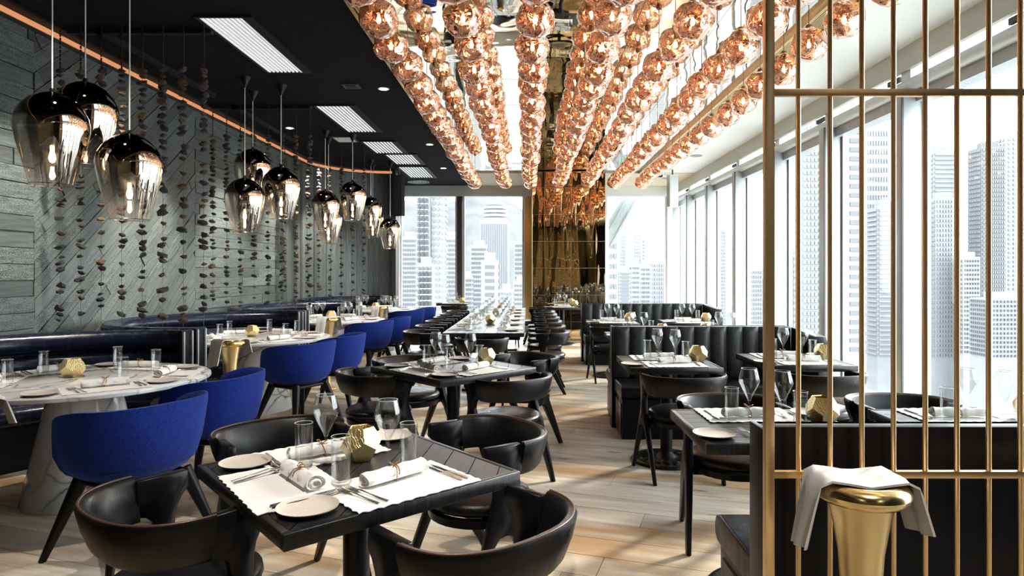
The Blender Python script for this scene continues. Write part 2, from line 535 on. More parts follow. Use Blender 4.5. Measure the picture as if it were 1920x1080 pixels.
ORD = ['first', 'second', 'third', 'fourth', 'fifth', 'sixth', 'seventh', 'eighth', 'ninth', 'tenth', 'eleventh', 'twelfth', 'thirteenth', 'fourteenth', 'fifteenth', 'sixteenth', 'seventeenth', 'eighteenth', 'nineteenth', 'twentieth']
def struct(name, me, mat, parent=None, kind='structure'):
    o = ob(name, me, mat, parent)
    o['kind'] = kind
    return o
# ================================================================ THE SETTING
CZ = 3.55            # ceiling height
# ---- floor
fl = struct('floor', MB().box(-4.7, 4.0, -4, 16.0, -0.12, -0.014), M['oak'])
rr = random.Random(11)
far = MB()
for p in strips(8.6, 20.0, R(-18), 0.215, 0.004, 1.5, 2.4, rr):
    q = [(x - 4.6, y - 4.0) for x, y in p]
    cx = sum(a for a, b in q) / len(q); cy_ = sum(b for a, b in q) / len(q)
    dz = rr.uniform(-0.0015, 0.0)
    if 1.4 < cy_ < 8.0 and abs(cx) < cy_ * 0.9 + 0.7:
        o = ob('floor_board', MB().prism([(a - cx, b - cy_) for a, b in q], -0.02, 0), M['oak'], fl, (cx, cy_, dz))
    else:
        far.prism(q, -0.02, dz)
ob('floor_boards', far, M['oak'], fl, kind='stuff')
# ---- timber wall on the window-less side, straight then curving
WX = -4.2
AC = (-2.8, 11.9); AR = 1.4; YS = 11.9
def wallpt(u, off):
    """u runs along the wall from y=0; off = distance into the room"""
    if u <= YS: return (WX + off, u)
    a = (u - YS) / AR
    return (AC[0] - (AR - off) * math.cos(a), AC[1] + (AR - off) * math.sin(a))
UEND = YS + AR * R(90)
def wall_band(u0, u1, z0, z1, o0, o1, n):
    mb = MB()
    us = [u0 + (u1 - u0) * k / n for k in range(n + 1)]
    vs = []
    for u in us:
        a = wallpt(u, o0); b = wallpt(u, o1)
        vs += [(a[0], a[1], z0), (b[0], b[1], z0), (b[0], b[1], z1), (a[0], a[1], z1)]
    fs = [(0, 1, 2, 3), (4 * n, 4 * n + 3, 4 * n + 2, 4 * n + 1)]
    for k in range(n):
        for j in range(4):
            j2 = (j + 1) % 4
            fs.append((4 * k + j, 4 * k + 4 + j, 4 * k + 4 + j2, 4 * k + j2))
    return mb.add(vs, fs)
wl = struct('wall_left', wall_band(-4, UEND, 0, 3.75, -0.12, -0.025, 60), M['dark_wood'])
def wall_board(poly, u0, z0):
    """flat board on the straight part: local x along the grain is baked by the object's own axes"""
    off = rr.uniform(0.0, 0.012)
    cu = sum(a for a, b in poly) / len(poly); cz = sum(b for a, b in poly) / len(poly)
    return cu, cz, off
def boards_section(u0, u1, ang, wid, lmin, lmax):
    z0, z1 = 0.55, 3.47
    for p in strips(u1 - u0, z1 - z0, ang, wid, 0.006, lmin, lmax, rr):
        cu = sum(a for a, b in p) / len(p); cz = sum(b for a, b in p) / len(p)
        c, s = math.cos(-ang), math.sin(-ang)
        # local frame: x = across the board, y = along it, z = proud of the wall
        q = []
        for a, b in p:
            du, dz = a - cu, b - cz
            al = du * c - dz * s; ac = du * s + dz * c
            q.append((-ac, al))
        me = MB().prism(q, -0.022, 0).mesh('wall_board')
        o = ob('wall_board', me, M['char'], wl)
        X = Vector((0, math.sin(ang), -math.cos(ang))); Y = Vector((0, math.cos(ang), math.sin(ang))); Z = Vector((1, 0, 0))
        mm = Matrix((X, Y, Z)).transposed().to_4x4()
        mm.translation = Vector((WX + rr.uniform(0, 0.014), u0 + cu, z0 + cz))
        o.matrix_local = mm
boards_section(2.6, 5.43, 0.0, 0.135, 0.8, 1.9)
boards_section(5.435, 8.06, R(39), 0.125, 0.7, 2.0)
boards_section(8.065, 11.0, 0.0, 0.135, 0.8, 1.9)
u = 11.005
while u < UEND - 0.02:
    wd = 0.112
    u1 = min(u + wd - 0.005, UEND)
    a = wallpt((u + u1) / 2, 0); n_ = wallpt((u + u1) / 2, 0.1)
    ang = math.atan2(n_[1] - a[1], n_[0] - a[0])
    pr = rr.uniform(0, 0.012)
    me = MB().box(-(u1 - u) / 2, (u1 - u) / 2, -1.46, 1.46, -0.025, 0).mesh('wall_board')
    o = ob('wall_board', me, M['char'], wl)
    Zv = Vector((math.cos(ang), math.sin(ang), 0)); Yv = Vector((0, 0, 1)); Xv = Yv.cross(Zv)
    mm = Matrix((Xv, Yv, Zv)).transposed().to_4x4(); mm.translation = Vector((a[0] + Zv.x * pr, a[1] + Zv.y * pr, 2.01))
    o.matrix_local = mm
    u += wd
# cove: glowing amber strip stands for the LED-lit timber band
struct('trim_1', wall_band(-4, UEND, 3.465, 3.475, -0.02, 0.07, 60), M['alu_dark'])
led = wall_band(-4, UEND, 3.478, 3.524, 0.055, 0.068, 60)
ob('light_strip', led, M['led'], struct('trim_2', wall_band(-4, UEND, 3.53, 3.58, -0.02, 0.16, 60), M['ceil_black2']))
# end panel where the curved wall stops, and the bit of wall beyond it
struct('wall_end', MB().box(-2.8, -2.72, 13.16, 13.42, 0, CZ), M['dark_wood'])
struct('wall_back', MB().box(-4.7, 4.0, -4.2, -4.0, 0, 3.8), M['back_wall'])
struct('wall_far_left', MB().box(-3.5, -3.3, 13.3, 15.9, 0, 3.8), M['ceil_black'])

# ---- ceilings
ce = struct('ceiling', MB().box(-4.7, -1.42, -4, 15.62, CZ, CZ + 0.15), M['ceil_black'])
for y0, y1 in ((1.0, 4.9), (5.55, 7.6), (8.1, 10.2)):
    ob('ceiling_track', MB().box(-4.0, -2.75, y0, y0 + 0.05, CZ - 0.05, CZ), M['ceil_black2'], ce)
    ob('ceiling_track', MB().box(-3.75, -3.7, y0, y1, CZ - 0.05, CZ), M['ceil_black2'], ce)
struct('ceiling_soffit', MB().box(-1.42, 3.6, 13.6, 15.62, CZ - 0.01, CZ + 0.15), simple('warm beige ceiling', (0.55, 0.47, 0.33), 0.6))
struct('ceiling_window_side', MB().box(2.59, 3.62, -4, 13.6, CZ, CZ + 0.15), M['white_ceil'])
mc = struct('ceiling_mirror', MB().box(-1.2, 2.35, -4, 13.6, CZ + 0.06, CZ + 0.15), M['alu_dark'])
for i in range(5):
    for j in range(12):
        x0 = -1.19 + i * 0.706; y0 = 0.6 + j * 1.083
        ob('mirror_panel', MB().box(-0.351, 0.351, -0.539, 0.539, 0, 0.02), M['mirror_ceil'], mc, (x0 + 0.353, y0 + 0.541, CZ + 0.02))
def grille(x0, x1, nm, lab):
    t = thing(nm, lab, 'ceiling grille', (0, 0, 0), 0)
    fr = MB().box(x0, x0 + 0.03, -2, 13.6, CZ - 0.03, CZ + 0.05).box(x1 - 0.03, x1, -2, 13.6, CZ - 0.03, CZ + 0.05)
    ob('frame', fr, M['brass_dark'], t)
    ob('backing', MB().box(x0 + 0.03, x1 - 0.03, -2, 13.6, CZ + 0.05, CZ + 0.08), M['ceil_black2'], t)
    n = 9
    for k in range(n):
        xx = x0 + 0.045 + (x1 - x0 - 0.09) * k / (n - 1)
        ob('slat', MB().box(xx - 0.006, xx + 0.006, -2, 13.6, CZ - 0.015, CZ + 0.05), M['brass_dark'], t)
grille(-1.42, -1.2, 'linear_grille', 'long brass slatted ceiling grille between black ceiling and mirror ceiling')
grille(2.35, 2.59, 'linear_grille', 'long brass slatted ceiling grille between mirror ceiling and white ceiling')

# ---- window side (right): fins, glass, head
GX = 3.73
FY = [1.2, 2.8, 4.4, 6.0, 7.57, 9.13, 10.85, 12.55, 14.15, 15.6]
struct('ceiling_bulkhead', MB().box(3.55, 3.60, -4, 15.7, 3.33, CZ + 0.2).box(3.60, 3.9, -4, 15.7, 3.62, CZ + 0.2), M['cream_face'])  # upper box is an unseen lid added against light leaks
struct('trim_3', MB().tube([(3.62, -4, 3.20), (3.62, 15.6, 3.20)], 0.062, 20).mesh('trim_3', ang=60), M['alu_light'])
struct('trim_4', MB().box(3.64, 3.80, -4, 15.7, 3.03, 3.20), M['alu'])
struct('trim_5', MB().box(3.40, 3.80, -4, 15.7, 0, 0.12), M['white_trim'])
for k, y in enumerate(FY):
    t = struct('window_fin', MB().box(3.5, GX + 0.02, y, y + 0.13, 0.12, 3.14).mesh('window_fin', bevel=0.004), M['alu'])
    ob('gasket', MB().box(3.497, 3.515, y - 0.012, y, 0.12, 3.14).box(GX - 0.03, GX - 0.005, y - 0.02, y, 0.12, 3.14), M['alu_dark'], t)
    ob('head_bracket', MB().box(3.58, 3.74, y - 0.01, y + 0.14, 3.22, 3.34), M['alu_light'], t)
    ob('vent', MB().box(3.57, 3.6, y + 0.16, y + 0.36, 3.26, 3.31), M['alu_dark'], t)
for k in range(len(FY) - 1):
    y0, y1 = FY[k] + 0.13, FY[k + 1]
    wn = struct('window_%d' % (k + 1), MB().box(GX, GX + 0.02, y0, y1, 0.1, 3.62), M['pane'])
    ob('glazing_bead', MB().box(GX - 0.02, GX + 0.03, y0, y0 + 0.035, 0.12, 3.62).box(GX - 0.02, GX + 0.03, y1 - 0.03, y1, 0.12, 3.62), M['alu_light'], wn)
struct('wall_light_block', MB().box(3.5, 3.9, -4.1, 1.2, 0, CZ + 0.2), M['ceil_black2'])  # unseen dark wall added to block window light behind the camera
# ---- far windows
BY = 15.7
struct('trim_6', MB().box(-3.3, 3.75, BY - 0.12, BY + 0.1, 3.29, CZ + 0.2), M['alu_light'])
struct('trim_7', MB().box(-3.3, 3.75, BY - 0.25, BY + 0.1, 0, 0.27), M['white_trim'])
for k, (x0, x1, m) in enumerate(((-3.3, -3.14, 'alu_light'), (-1.73, -1.60, 'alu_dark'), (-0.09, 0.09, 'brass_dark'), (1.8, 1.93, 'alu_light'), (3.40, 3.52, 'alu_light'), (3.52, 3.75, 'alu'))):
    f = struct('window_mullion', MB().box(x0, x1, BY - 0.12, BY + 0.06, 0.27, 3.29).mesh('m', bevel=0.006), M[m])
    ob('edge_strip', MB().box(x0 - 0.05, x0, BY - 0.03, BY + 0.05, 0.27, 3.29).box(x1, x1 + 0.05, BY - 0.03, BY + 0.05, 0.27, 3.29), M['white_trim'], f)
for k, (x0, x1) in enumerate(((-3.14, -1.73), (-1.60, -0.09), (0.09, 1.8), (1.93, 3.40))):
    struct('window_%d' % (10 + k), MB().box(x0, x1, BY, BY + 0.02, 0.27, 3.29), M['pane'])
# diagonal brace outside the glass
dv = Vector((1.05, 0, 1.9)).normalized()
br = MB()
pa = Vector((1.40, BY + 0.55, 1.2)); pb_ = pa + dv * 3.2
sx = Vector((dv.z, 0, -dv.x))
for s0, s1, yy, hh in ((-0.16, 0.16, 0, 0.2), (-0.19, -0.15, -0.04, 0.26), (0.15, 0.19, -0.04, 0.26), (-0.06, -0.04, -0.03, 0.24)):
    vs = []
    for p in (pa, pb_):
        for y_ in (yy, yy + hh):
            for s_ in (s0, s1): vs.append(p + sx * s_ + Vector((0, y_, 0)))
    br.add(vs, [(0, 1, 3, 2), (4, 6, 7, 5), (0, 4, 5, 1), (2, 3, 7, 6), (0, 2, 6, 4), (1, 5, 7, 3)])
ob('diagonal_brace', br, M['alu'], None, kind='structure')
# ---- mirror clad column
mcx0, mcx1, mcy = 0.09, 1.62, 13.4
col_ = struct('column', MB().box(mcx0 + 0.01, mcx1 - 0.01, mcy + 0.02, BY - 0.13, 0, CZ), M['brass_dark'])
xs = [mcx0, 0.35, 0.90, 1.42, mcx1]; zs = [0, 0.40, 0.96, 1.525, 2.085, 2.645, 3.205, CZ]
for i in range(4):
    for j in range(7):
        a, b, c, d = xs[i] + 0.004, xs[i + 1] - 0.004, zs[j] + 0.004, zs[j + 1] - 0.004
        ob('mirror_panel', MB().box((a - b) / 2, (b - a) / 2, 0, 0.015, (c - d) / 2, (d - c) / 2), M['mirror_gold'], col_, ((a + b) / 2, mcy, (c + d) / 2))

# ---- ceiling fittings
def slot_diffuser(x0, x1, y0, y1, lab):
    t = thing('slot_diffuser', lab, 'ceiling vent', ((x0 + x1) / 2, (y0 + y1) / 2, CZ), 0)
    W, L = (x1 - x0) / 2, (y1 - y0) / 2
    ob('frame', MB().box(-W - 0.02, -W, -L, L, -0.02, 0).box(W, W + 0.09, -L, L, -0.02, 0).box(-W - 0.02, W + 0.09, L, L + 0.02, -0.02, 0).box(-W - 0.02, W + 0.09, -L - 0.02, -L, -0.02, 0), M['ceil_black2'], t)
    n = 9
    for k in range(n):
        xx = -W + 2 * W * (k + 0.5) / n
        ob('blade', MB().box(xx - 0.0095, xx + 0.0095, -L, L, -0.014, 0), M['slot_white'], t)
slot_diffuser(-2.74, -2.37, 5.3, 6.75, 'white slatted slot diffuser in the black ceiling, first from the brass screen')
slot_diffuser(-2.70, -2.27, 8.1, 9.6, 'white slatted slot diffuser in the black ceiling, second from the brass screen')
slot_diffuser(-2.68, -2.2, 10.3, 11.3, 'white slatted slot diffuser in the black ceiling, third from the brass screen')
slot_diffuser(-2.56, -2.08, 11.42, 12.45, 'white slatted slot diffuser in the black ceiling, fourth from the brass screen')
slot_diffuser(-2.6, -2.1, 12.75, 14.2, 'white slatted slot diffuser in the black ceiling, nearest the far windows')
def downlight(x, y, lab, lit=True):
    t = thing('downlight', lab, 'downlight', (x, y, CZ), 0)
    ob('ring', MB().lathe([(0.045, -0.003), (0.062, -0.006), (0.068, 0.0)], 20), M['white_trim'], t)
    ob('lens', MB().lathe([(0.045, -0.002), (0.001, -0.002)], 20), M['down'] if lit else M['white_trim'], t)
downlight(-1.67, 7.4, 'small round lit downlight in the black ceiling near the brass grille')
downlight(-1.63, 10.6, 'small round lit downlight in black ceiling level with the third slot diffuser')
downlight(-1.72, 13.0, 'small round lit downlight in black ceiling close to the far windows')
downlight(-3.5, 9.4, 'small round lit downlight in the black ceiling beside the charred timber wall')
t = thing('round_diffuser', 'round dotted air diffuser in the black ceiling by the far windows', 'ceiling vent', (-2.55, 14.9, CZ))
for r_ in (0.25, 0.19, 0.13, 0.07):
    ob('ring', MB().lathe([(r_, 0), (r_, -0.02), (r_ - 0.025, -0.02), (r_ - 0.025, 0)], 28), M['alu'], t)
t = thing('ceiling_hatch', 'square grey ceiling fitting flat on the black ceiling beside a downlight', 'ceiling fitting', (-2.0, 7.25, CZ))
ob('plate', MB().box(-0.09, 0.09, -0.09, 0.09, -0.02, 0), M['alu_dark'], t)
ob('lens', MB().box(-0.06, 0.06, -0.06, 0.06, -0.025, -0.02), M['ceil_black2'], t)
t = thing('ceiling_light', 'small square white ceiling light above the third curtain of stones', 'ceiling light', (-2.9, 10.15, CZ))
ob('housing', MB().box(-0.17, 0.17, -0.2, 0.2, -0.015, 0), M['alu_dark'], t)
ob('diffuser', MB().box(-0.14, 0.14, -0.17, 0.17, -0.02, -0.015), M['white_trim'], t)
for x, y, lb in ((3.05, 11.6, 'small grey vent in the white ceiling, halfway down the window side'), (3.1, 14.3, 'small grey vent in the beige soffit by the far corner')):
    t = thing('ceiling_vent', lb, 'ceiling vent', (x, y, CZ - (0.01 if y > 13.6 else 0)))
    for r_ in (0.11, 0.07, 0.03):
        ob('ring', MB().lathe([(r_, 0), (r_, -0.012), (r_ - 0.02, -0.012), (r_ - 0.02, 0)], 24), M['alu'], t)
t = thing('security_camera', 'small dark security camera under the white ceiling near the hanging speaker', 'camera', (2.72, 13.2, CZ - 0.01))
ob('mount', MB().lathe([(0.04, 0), (0.04, -0.03), (0.015, -0.05), (0.015, -0.09)], 14, cap1=True), M['white_trim'], t)
ob('body', MB().tube([(0, -0.10, -0.12), (0, 0.08, -0.10)], 0.04, 12), M['frame_black'], t)
ob('arm', MB().tube([(0, 0, -0.10), (0.28, 0, -0.10)], 0.012, 8), M['white_trim'], t)
def column_speaker(x, y, z0, z1, m, lab, rz):
    t = thing('column_speaker', lab, 'speaker', (x, y, z0), rz)
    H = z1 - z0
    ob('cabinet', MB().box(-0.10, 0.10, -0.06, 0.06, 0, H).mesh('c', bevel=0.008), M[m], t)
    ob('grille', MB().box(-0.08, 0.08, -0.068, -0.06, 0.02, H - 0.02), M['alu_dark' if m != 'white_trim' else 'alu_light'], t)
    ob('bracket', MB().tube([(0, 0.0, H), (0, 0.0, CZ - z0)], 0.015, 8), M['alu_dark'], t)
column_speaker(-2.62, 13.0, 2.58, 3.40, 'ceil_black2', 'slim black column speaker hanging where the timber wall ends', R(-25))
column_speaker(2.98, 13.2, 2.78, 3.44, 'white_trim', 'slim white column speaker hanging in the far corner by the windows', R(20))
# ================================================================ CHAIRS
def superarc(n, hw, back, y0, a0=-100, a1=100):
    """plan of the wrap-around back, centre of the band"""
    pts = []
    for k in range(n + 1):
        a = R(a0 + (a1 - a0) * k / n)
        x = hw * math.copysign(abs(math.sin(a)) ** 0.85, math.sin(a))
        y = y0 - back * (abs(math.cos(a)) ** 0.85 if math.cos(a) > 0 else -abs(math.cos(a)) * 0.6)
        pts.append((x, y))
    return pts
def sweep_band(path, z0, z1, th, lean=0.02, name='band', wob=0.0):
    """closed band along a plan path with a rounded section"""
    n = len(path); sec = []
    hh = (z1 - z0) / 2; zc = (z0 + z1) / 2
    for s_, z_ in ((-.5, -.80), (-.3, -1), (.3, -1), (.5, -.80), (.62, 0), (.5, .84), (.25, 1), (-.25, 1), (-.5, .84), (-.42, 0)):
        sec.append((s_ * th, z_ * hh))
    m = len(sec); vs = []; fs = []
    for i in range(n):
        a = Vector(path[max(i - 1, 0)]); b = Vector(path[min(i + 1, n - 1)])
        t = (b - a).normalized(); nn = Vector((t.y, -t.x))     # outwards
        for k, (s_, z_) in enumerate(sec):
            off = s_ + lean * (z_ / hh)
            if wob: off += wob * noise.noise(Vector((i * 0.55, z_ * 9, 3.1 if s_ > 0 else 7.7)))
            vs.append((path[i][0] + nn.x * off, path[i][1] + nn.y * off, zc + z_))
    for i in range(n - 1):
        for k in range(m):
            k2 = (k + 1) % m
            fs.append((i * m + k, i * m + k2, (i + 1) * m + k2, (i + 1) * m + k))
    fs.append(tuple(range(m))); fs.append(tuple((n - 1) * m + k for k in range(m)))
    me = mk(name, vs, fs); return autosmooth(me, 50)

def make_armchair():
    t = thing('dining_armchair', '', 'chair')
    seat = MB().lathe([(0.001, 0.400), (0.17, 0.400), (0.215, 0.412), (0.232, 0.432), (0.228, 0.452), (0.205, 0.466), (0.12, 0.474), (0.001, 0.476)], 32)
    ob('seat', seat.mesh('seat', ang=60), M['leather'], t)
    rail = MB().lathe([(0.19, 0.365), (0.222, 0.365), (0.226, 0.398), (0.19, 0.398)], 32)
    rail.box(-0.235, 0.235, 0.02, 0.06, 0.352, 0.385).box(-0.235, 0.235, -0.09, -0.05, 0.352, 0.385)
    ob('seat_frame', rail.mesh('seat_frame', ang=40), M['frame_black'], t)
    path = superarc(30, 0.262, 0.215, -0.035, -88, 88)
    ob('backrest', sweep_band(path, 0.578, 0.722, 0.036, 0.022, 'backrest', 0.0012), M['leather'], t)
    pt = [(x * 1.10, -0.035 + (y + 0.035) * 1.12, 0.7215) for x, y in path]
    ob('piping', MB().tube(pt, 0.0045, 6).mesh('piping', ang=80), M['piping'], t)
    for s in (-1, 1):
        poly = [(0.118, 0.714), (0.122, 0.655), (0.100, 0.632), (0.084, 0.600), (0.074, 0.555), (0.074, 0.500), (0.095, 0.43),
                (0.245, 0.0), (0.205, 0.0), (0.088, 0.315), (0.062, 0.345), (0.028, 0.352), (-0.012, 0.335), (-0.20, 0.0), (-0.238, 0.0),
                (-0.055, 0.40), (-0.018, 0.455), (0.008, 0.52), (0.0, 0.562), (-0.022, 0.582), (-0.05, 0.590), (-0.05, 0.714)]
        mb = MB().prism(poly, -0.0185, 0.0185, 'x')
        for v in mb.v:
            f = max(0, 0.45 - v.z)
            w_ = 0.62 if v.z < 0.02 else 1
            v.x = v.x * w_ + s * (0.257 + f * (0.10 if v.y > 0 else -0.06))
        ob('side_leg', mb.mesh('side_leg', bevel=0.004, seg=1), M['frame_black'], t)
    return t

def shell_mesh():
    n = 36; vs = []; fs = []
    rows = []
    A = 122
    for side in (0, 1):                       # outer then inner
        for k in range(n + 1):
            ang = -A + 2 * A * k / n
            a = R(ang); u_ = abs(ang) / A
            top = 0.785 - 0.015 * u_ - 0.10 * max(0, (u_ - 0.55) / 0.45) ** 2.2 - (0.13 * max(0, (u_ - 0.88) / 0.12) ** 2)
            hx, hy = 0.335, 0.300
            col = []
            for q, (zr, rr_) in enumerate(((0.0, 0.30), (0.02, 0.58), (0.08, 0.76), (0.22, 0.875), (0.45, 0.945), (0.70, 0.985), (0.9, 1.02), (1.0, 1.035))):
                zb = 0.405
                z = zb + (top - zb) * zr
                rad = rr_ if side == 0 else max(0.05, rr_ - 0.115 + 0.01 * zr)
                zz = z if side == 0 else z + (0.045 * (1 - zr) if zr < 1 else 0.0)
                x = hx * rad * math.copysign(abs(math.sin(a)) ** 0.9, math.sin(a))
                y = -hy * rad * math.copysign(abs(math.cos(a)) ** 0.9, math.cos(a)) + 0.0
                col.append((x, y + 0.0, zz))
            rows.append(col)
    m = 8
    for c in rows: vs += c
    N = n + 1
    for k in range(n):
        for q in range(m - 1):
            fs.append((k * m + q, (k + 1) * m + q, (k + 1) * m + q + 1, k * m + q + 1))
            b = N * m
            fs.append((b + k * m + q, b + k * m + q + 1, b + (k + 1) * m + q + 1, b + (k + 1) * m + q))
        fs.append((k * m + m - 1, (k + 1) * m + m - 1, N * m + (k + 1) * m + m - 1, N * m + k * m + m - 1))
        fs.append((k * m, N * m + k * m, N * m + (k + 1) * m, (k + 1) * m))
    for k in (0, n):
        for q in range(m - 1):
            fs.append((k * m + q, k * m + q + 1, N * m + k * m + q + 1, N * m + k * m + q))
    me = mk('shell', vs, fs)
    bm = bmesh.new(); bm.from_mesh(me)
    bmesh.ops.remove_doubles(bm, verts=bm.verts, dist=0.0005)
    bmesh.ops.recalc_face_normals(bm, faces=bm.faces)
    bmesh.ops.subdivide_edges(bm, edges=[], cuts=0)
    for _ in range(3):
        bmesh.ops.smooth_vert(bm, verts=[v for v in bm.verts], factor=0.25, use_axis_x=True, use_axis_y=True, use_axis_z=False)
    bm.to_mesh(me); bm.free()
    return autosmooth(me, 75)

def make_tub():
    t = thing('tub_chair', '', 'chair')
    ob('shell', shell_mesh(), M['wool'], t)
    pad = MB().lathe([(0.001, 0.400), (0.19, 0.402), (0.235, 0.425), (0.24, 0.452), (0.215, 0.478), (0.12, 0.488), (0.001, 0.49)], 32)
    for v in pad.v: v.y = v.y * 0.98 + 0.012
    ob('seat_pad', pad.mesh('seat_pad', ang=60), M['wool_dark'], t)
    fr = MB()
    for s in (-1, 1):
        fr.tube([(s * 0.17, -0.16, 0.385), (s * 0.17, 0.16, 0.385)], 0.017, 8)
        fr.tube([(-0.17, s * 0.16, 0.385), (0.17, s * 0.16, 0.385)], 0.017, 8)
    ob('under_frame', fr.mesh('under_frame', ang=60), M['frame_black'], t)
    for sx_ in (-1, 1):
        for sy_ in (-1, 1):
            a = Vector((sx_ * 0.165, sy_ * 0.155, 0.402)); b = Vector((sx_ * 0.285, sy_ * 0.275, 0.0))
            mb = MB().tube([a, a.lerp(b, 0.15), b], [0.036, 0.034, 0.017], 10)
            ob('leg', mb.mesh('leg', ang=60), M['frame_black'], t)
    ob('stitch_seam', MB().tube([(0.318 * 0.93 * math.sin(R(a)), -0.285 * 0.93 * math.cos(R(a)), 0.472) for a in range(-60, 61, 8)], 0.0022, 5), M['wool_dark'], t)
    return t

# ================================================================ TABLES
def pedestal(t, r=0.045, disc=0.26, H=0.70):
    ob('column', MB().lathe([(r, 0.03), (r, H)], 20, cap0=True, cap1=True).mesh('c', ang=60), M['frame_black'], t)
    prof = [(disc, 0.0), (disc, 0.012), (disc * 0.96, 0.022), (disc * 0.86, 0.024), (disc * 0.82, 0.018), (disc * 0.72, 0.02), (disc * 0.68, 0.030), (disc * 0.45, 0.034), (disc * 0.40, 0.028), (disc * 0.30, 0.036), (r * 1.3, 0.05), (r, 0.07)]
    f = ob('base', MB().lathe(prof, 40, cap0=True, cap1=True).mesh('b', ang=50), M['iron'], t)
    lv = MB()
    for k in range(18):
        a = 2 * PI * k / 18
        MM = Matrix.Rotation(a, 4, 'Z') @ Matrix.Translation((disc * 0.58, 0, 0.033))
        lv.box(-0.04, 0.04, -0.012, 0.012, -0.004, 0.004, MM)
    ob('relief', lv, M['iron'], f)
def make_square_table(W=0.80, D=0.80, wid=0.098, ang=45, th=0.045):
    def f():
        t = thing('dining_table', '', 'table')
        e = 0.022
        fr = MB()
        fr.box(-W / 2, W / 2, -D / 2, -D / 2 + e, 0.75 - th, 0.75).box(-W / 2, W / 2, D / 2 - e, D / 2, 0.75 - th, 0.75)
        fr.box(-W / 2, -W / 2 + e, -D / 2 + e, D / 2 - e, 0.75 - th, 0.75).box(W / 2 - e, W / 2, -D / 2 + e, D / 2 - e, 0.75 - th, 0.75)
        ob('edge_frame', fr.mesh('edge_frame', bevel=0.002, seg=1), M['top'], t)
        ob('underside', MB().box(-W / 2 + e, W / 2 - e, -D / 2 + e, D / 2 - e, 0.712, 0.735), M['dark_wood'], t)
        rq = random.Random(3)
        a = R(ang)
        for p in strips(W - 2 * e, D - 2 * e, a, wid, 0.0035, None, None, rq):
            cx = sum(x for x, y in p) / len(p); cy_ = sum(y for x, y in p) / len(p)
            c, s = math.cos(-a + PI / 2), math.sin(-a + PI / 2)
            q = [((x - cx) * c - (y - cy_) * s, (x - cx) * s + (y - cy_) * c) for x, y in p]
            o = ob('plank', MB().prism(q, -0.012, 0), M['top'], t, (cx - W / 2 + e, cy_ - D / 2 + e, 0.7495), a - PI / 2)
        ob('spider', MB().box(-0.25, 0.25, -0.02, 0.02, 0.695, 0.712).box(-0.02, 0.02, -0.25, 0.25, 0.695, 0.712), M['frame_black'], t)
        pedestal(t)
        return t
    return f
def make_marble_table():
    t = thing('round_table', '', 'table')
    r = 0.72
    ob('tabletop', MB().lathe([(0.001, 0.722), (r - 0.012, 0.722), (r - 0.002, 0.727), (r, 0.736), (r - 0.002, 0.746), (r - 0.008, 0.75), (0.001, 0.75)], 72).mesh('tabletop', ang=40), M['marble'], t)
    ob('cone_base', MB().lathe([(0.335, 0), (0.338, 0.012), (0.185, 0.722)], 56, cap0=True, cap1=True).mesh('cone_base', ang=40), M['marble'], t)
    return t
# ================================================================ CURVED BOOTHS
def u_path(T, r, xe, n=28):
    """plan of a booth open towards the aisle; T = centre y"""
    cx = -2.95
    pts = [(xe, T - r)]
    for k in range(n + 1):
        a = -PI / 2 - PI * k / n
        pts.append((cx + r * math.cos(a), T + r * math.sin(a)))
    pts.append((xe, T + r))
    return pts
def ring_mesh(T, sec, xe, name, smooth=55):
    """sec = [(r, z)...] closed section swept along the U"""
    cols = [u_path(T, r, xe) for r, z in sec]
    m = len(sec); n = len(cols[0]); vs = []; fs = []
    for i in range(n):
        for k in range(m): vs.append((cols[k][i][0], cols[k][i][1], sec[k][1]))
    for i in range(n - 1):
        for k in range(m):
            k2 = (k + 1) % m
            fs.append((i * m + k, i * m + k2, (i + 1) * m + k2, (i + 1) * m + k))
    fs.append(tuple(range(m))); fs.append(tuple((n - 1) * m + k for k in range(m)))
    return autosmooth(mk(name, vs, fs), smooth)
BT = [4.08, 6.70, 9.32, 11.92]
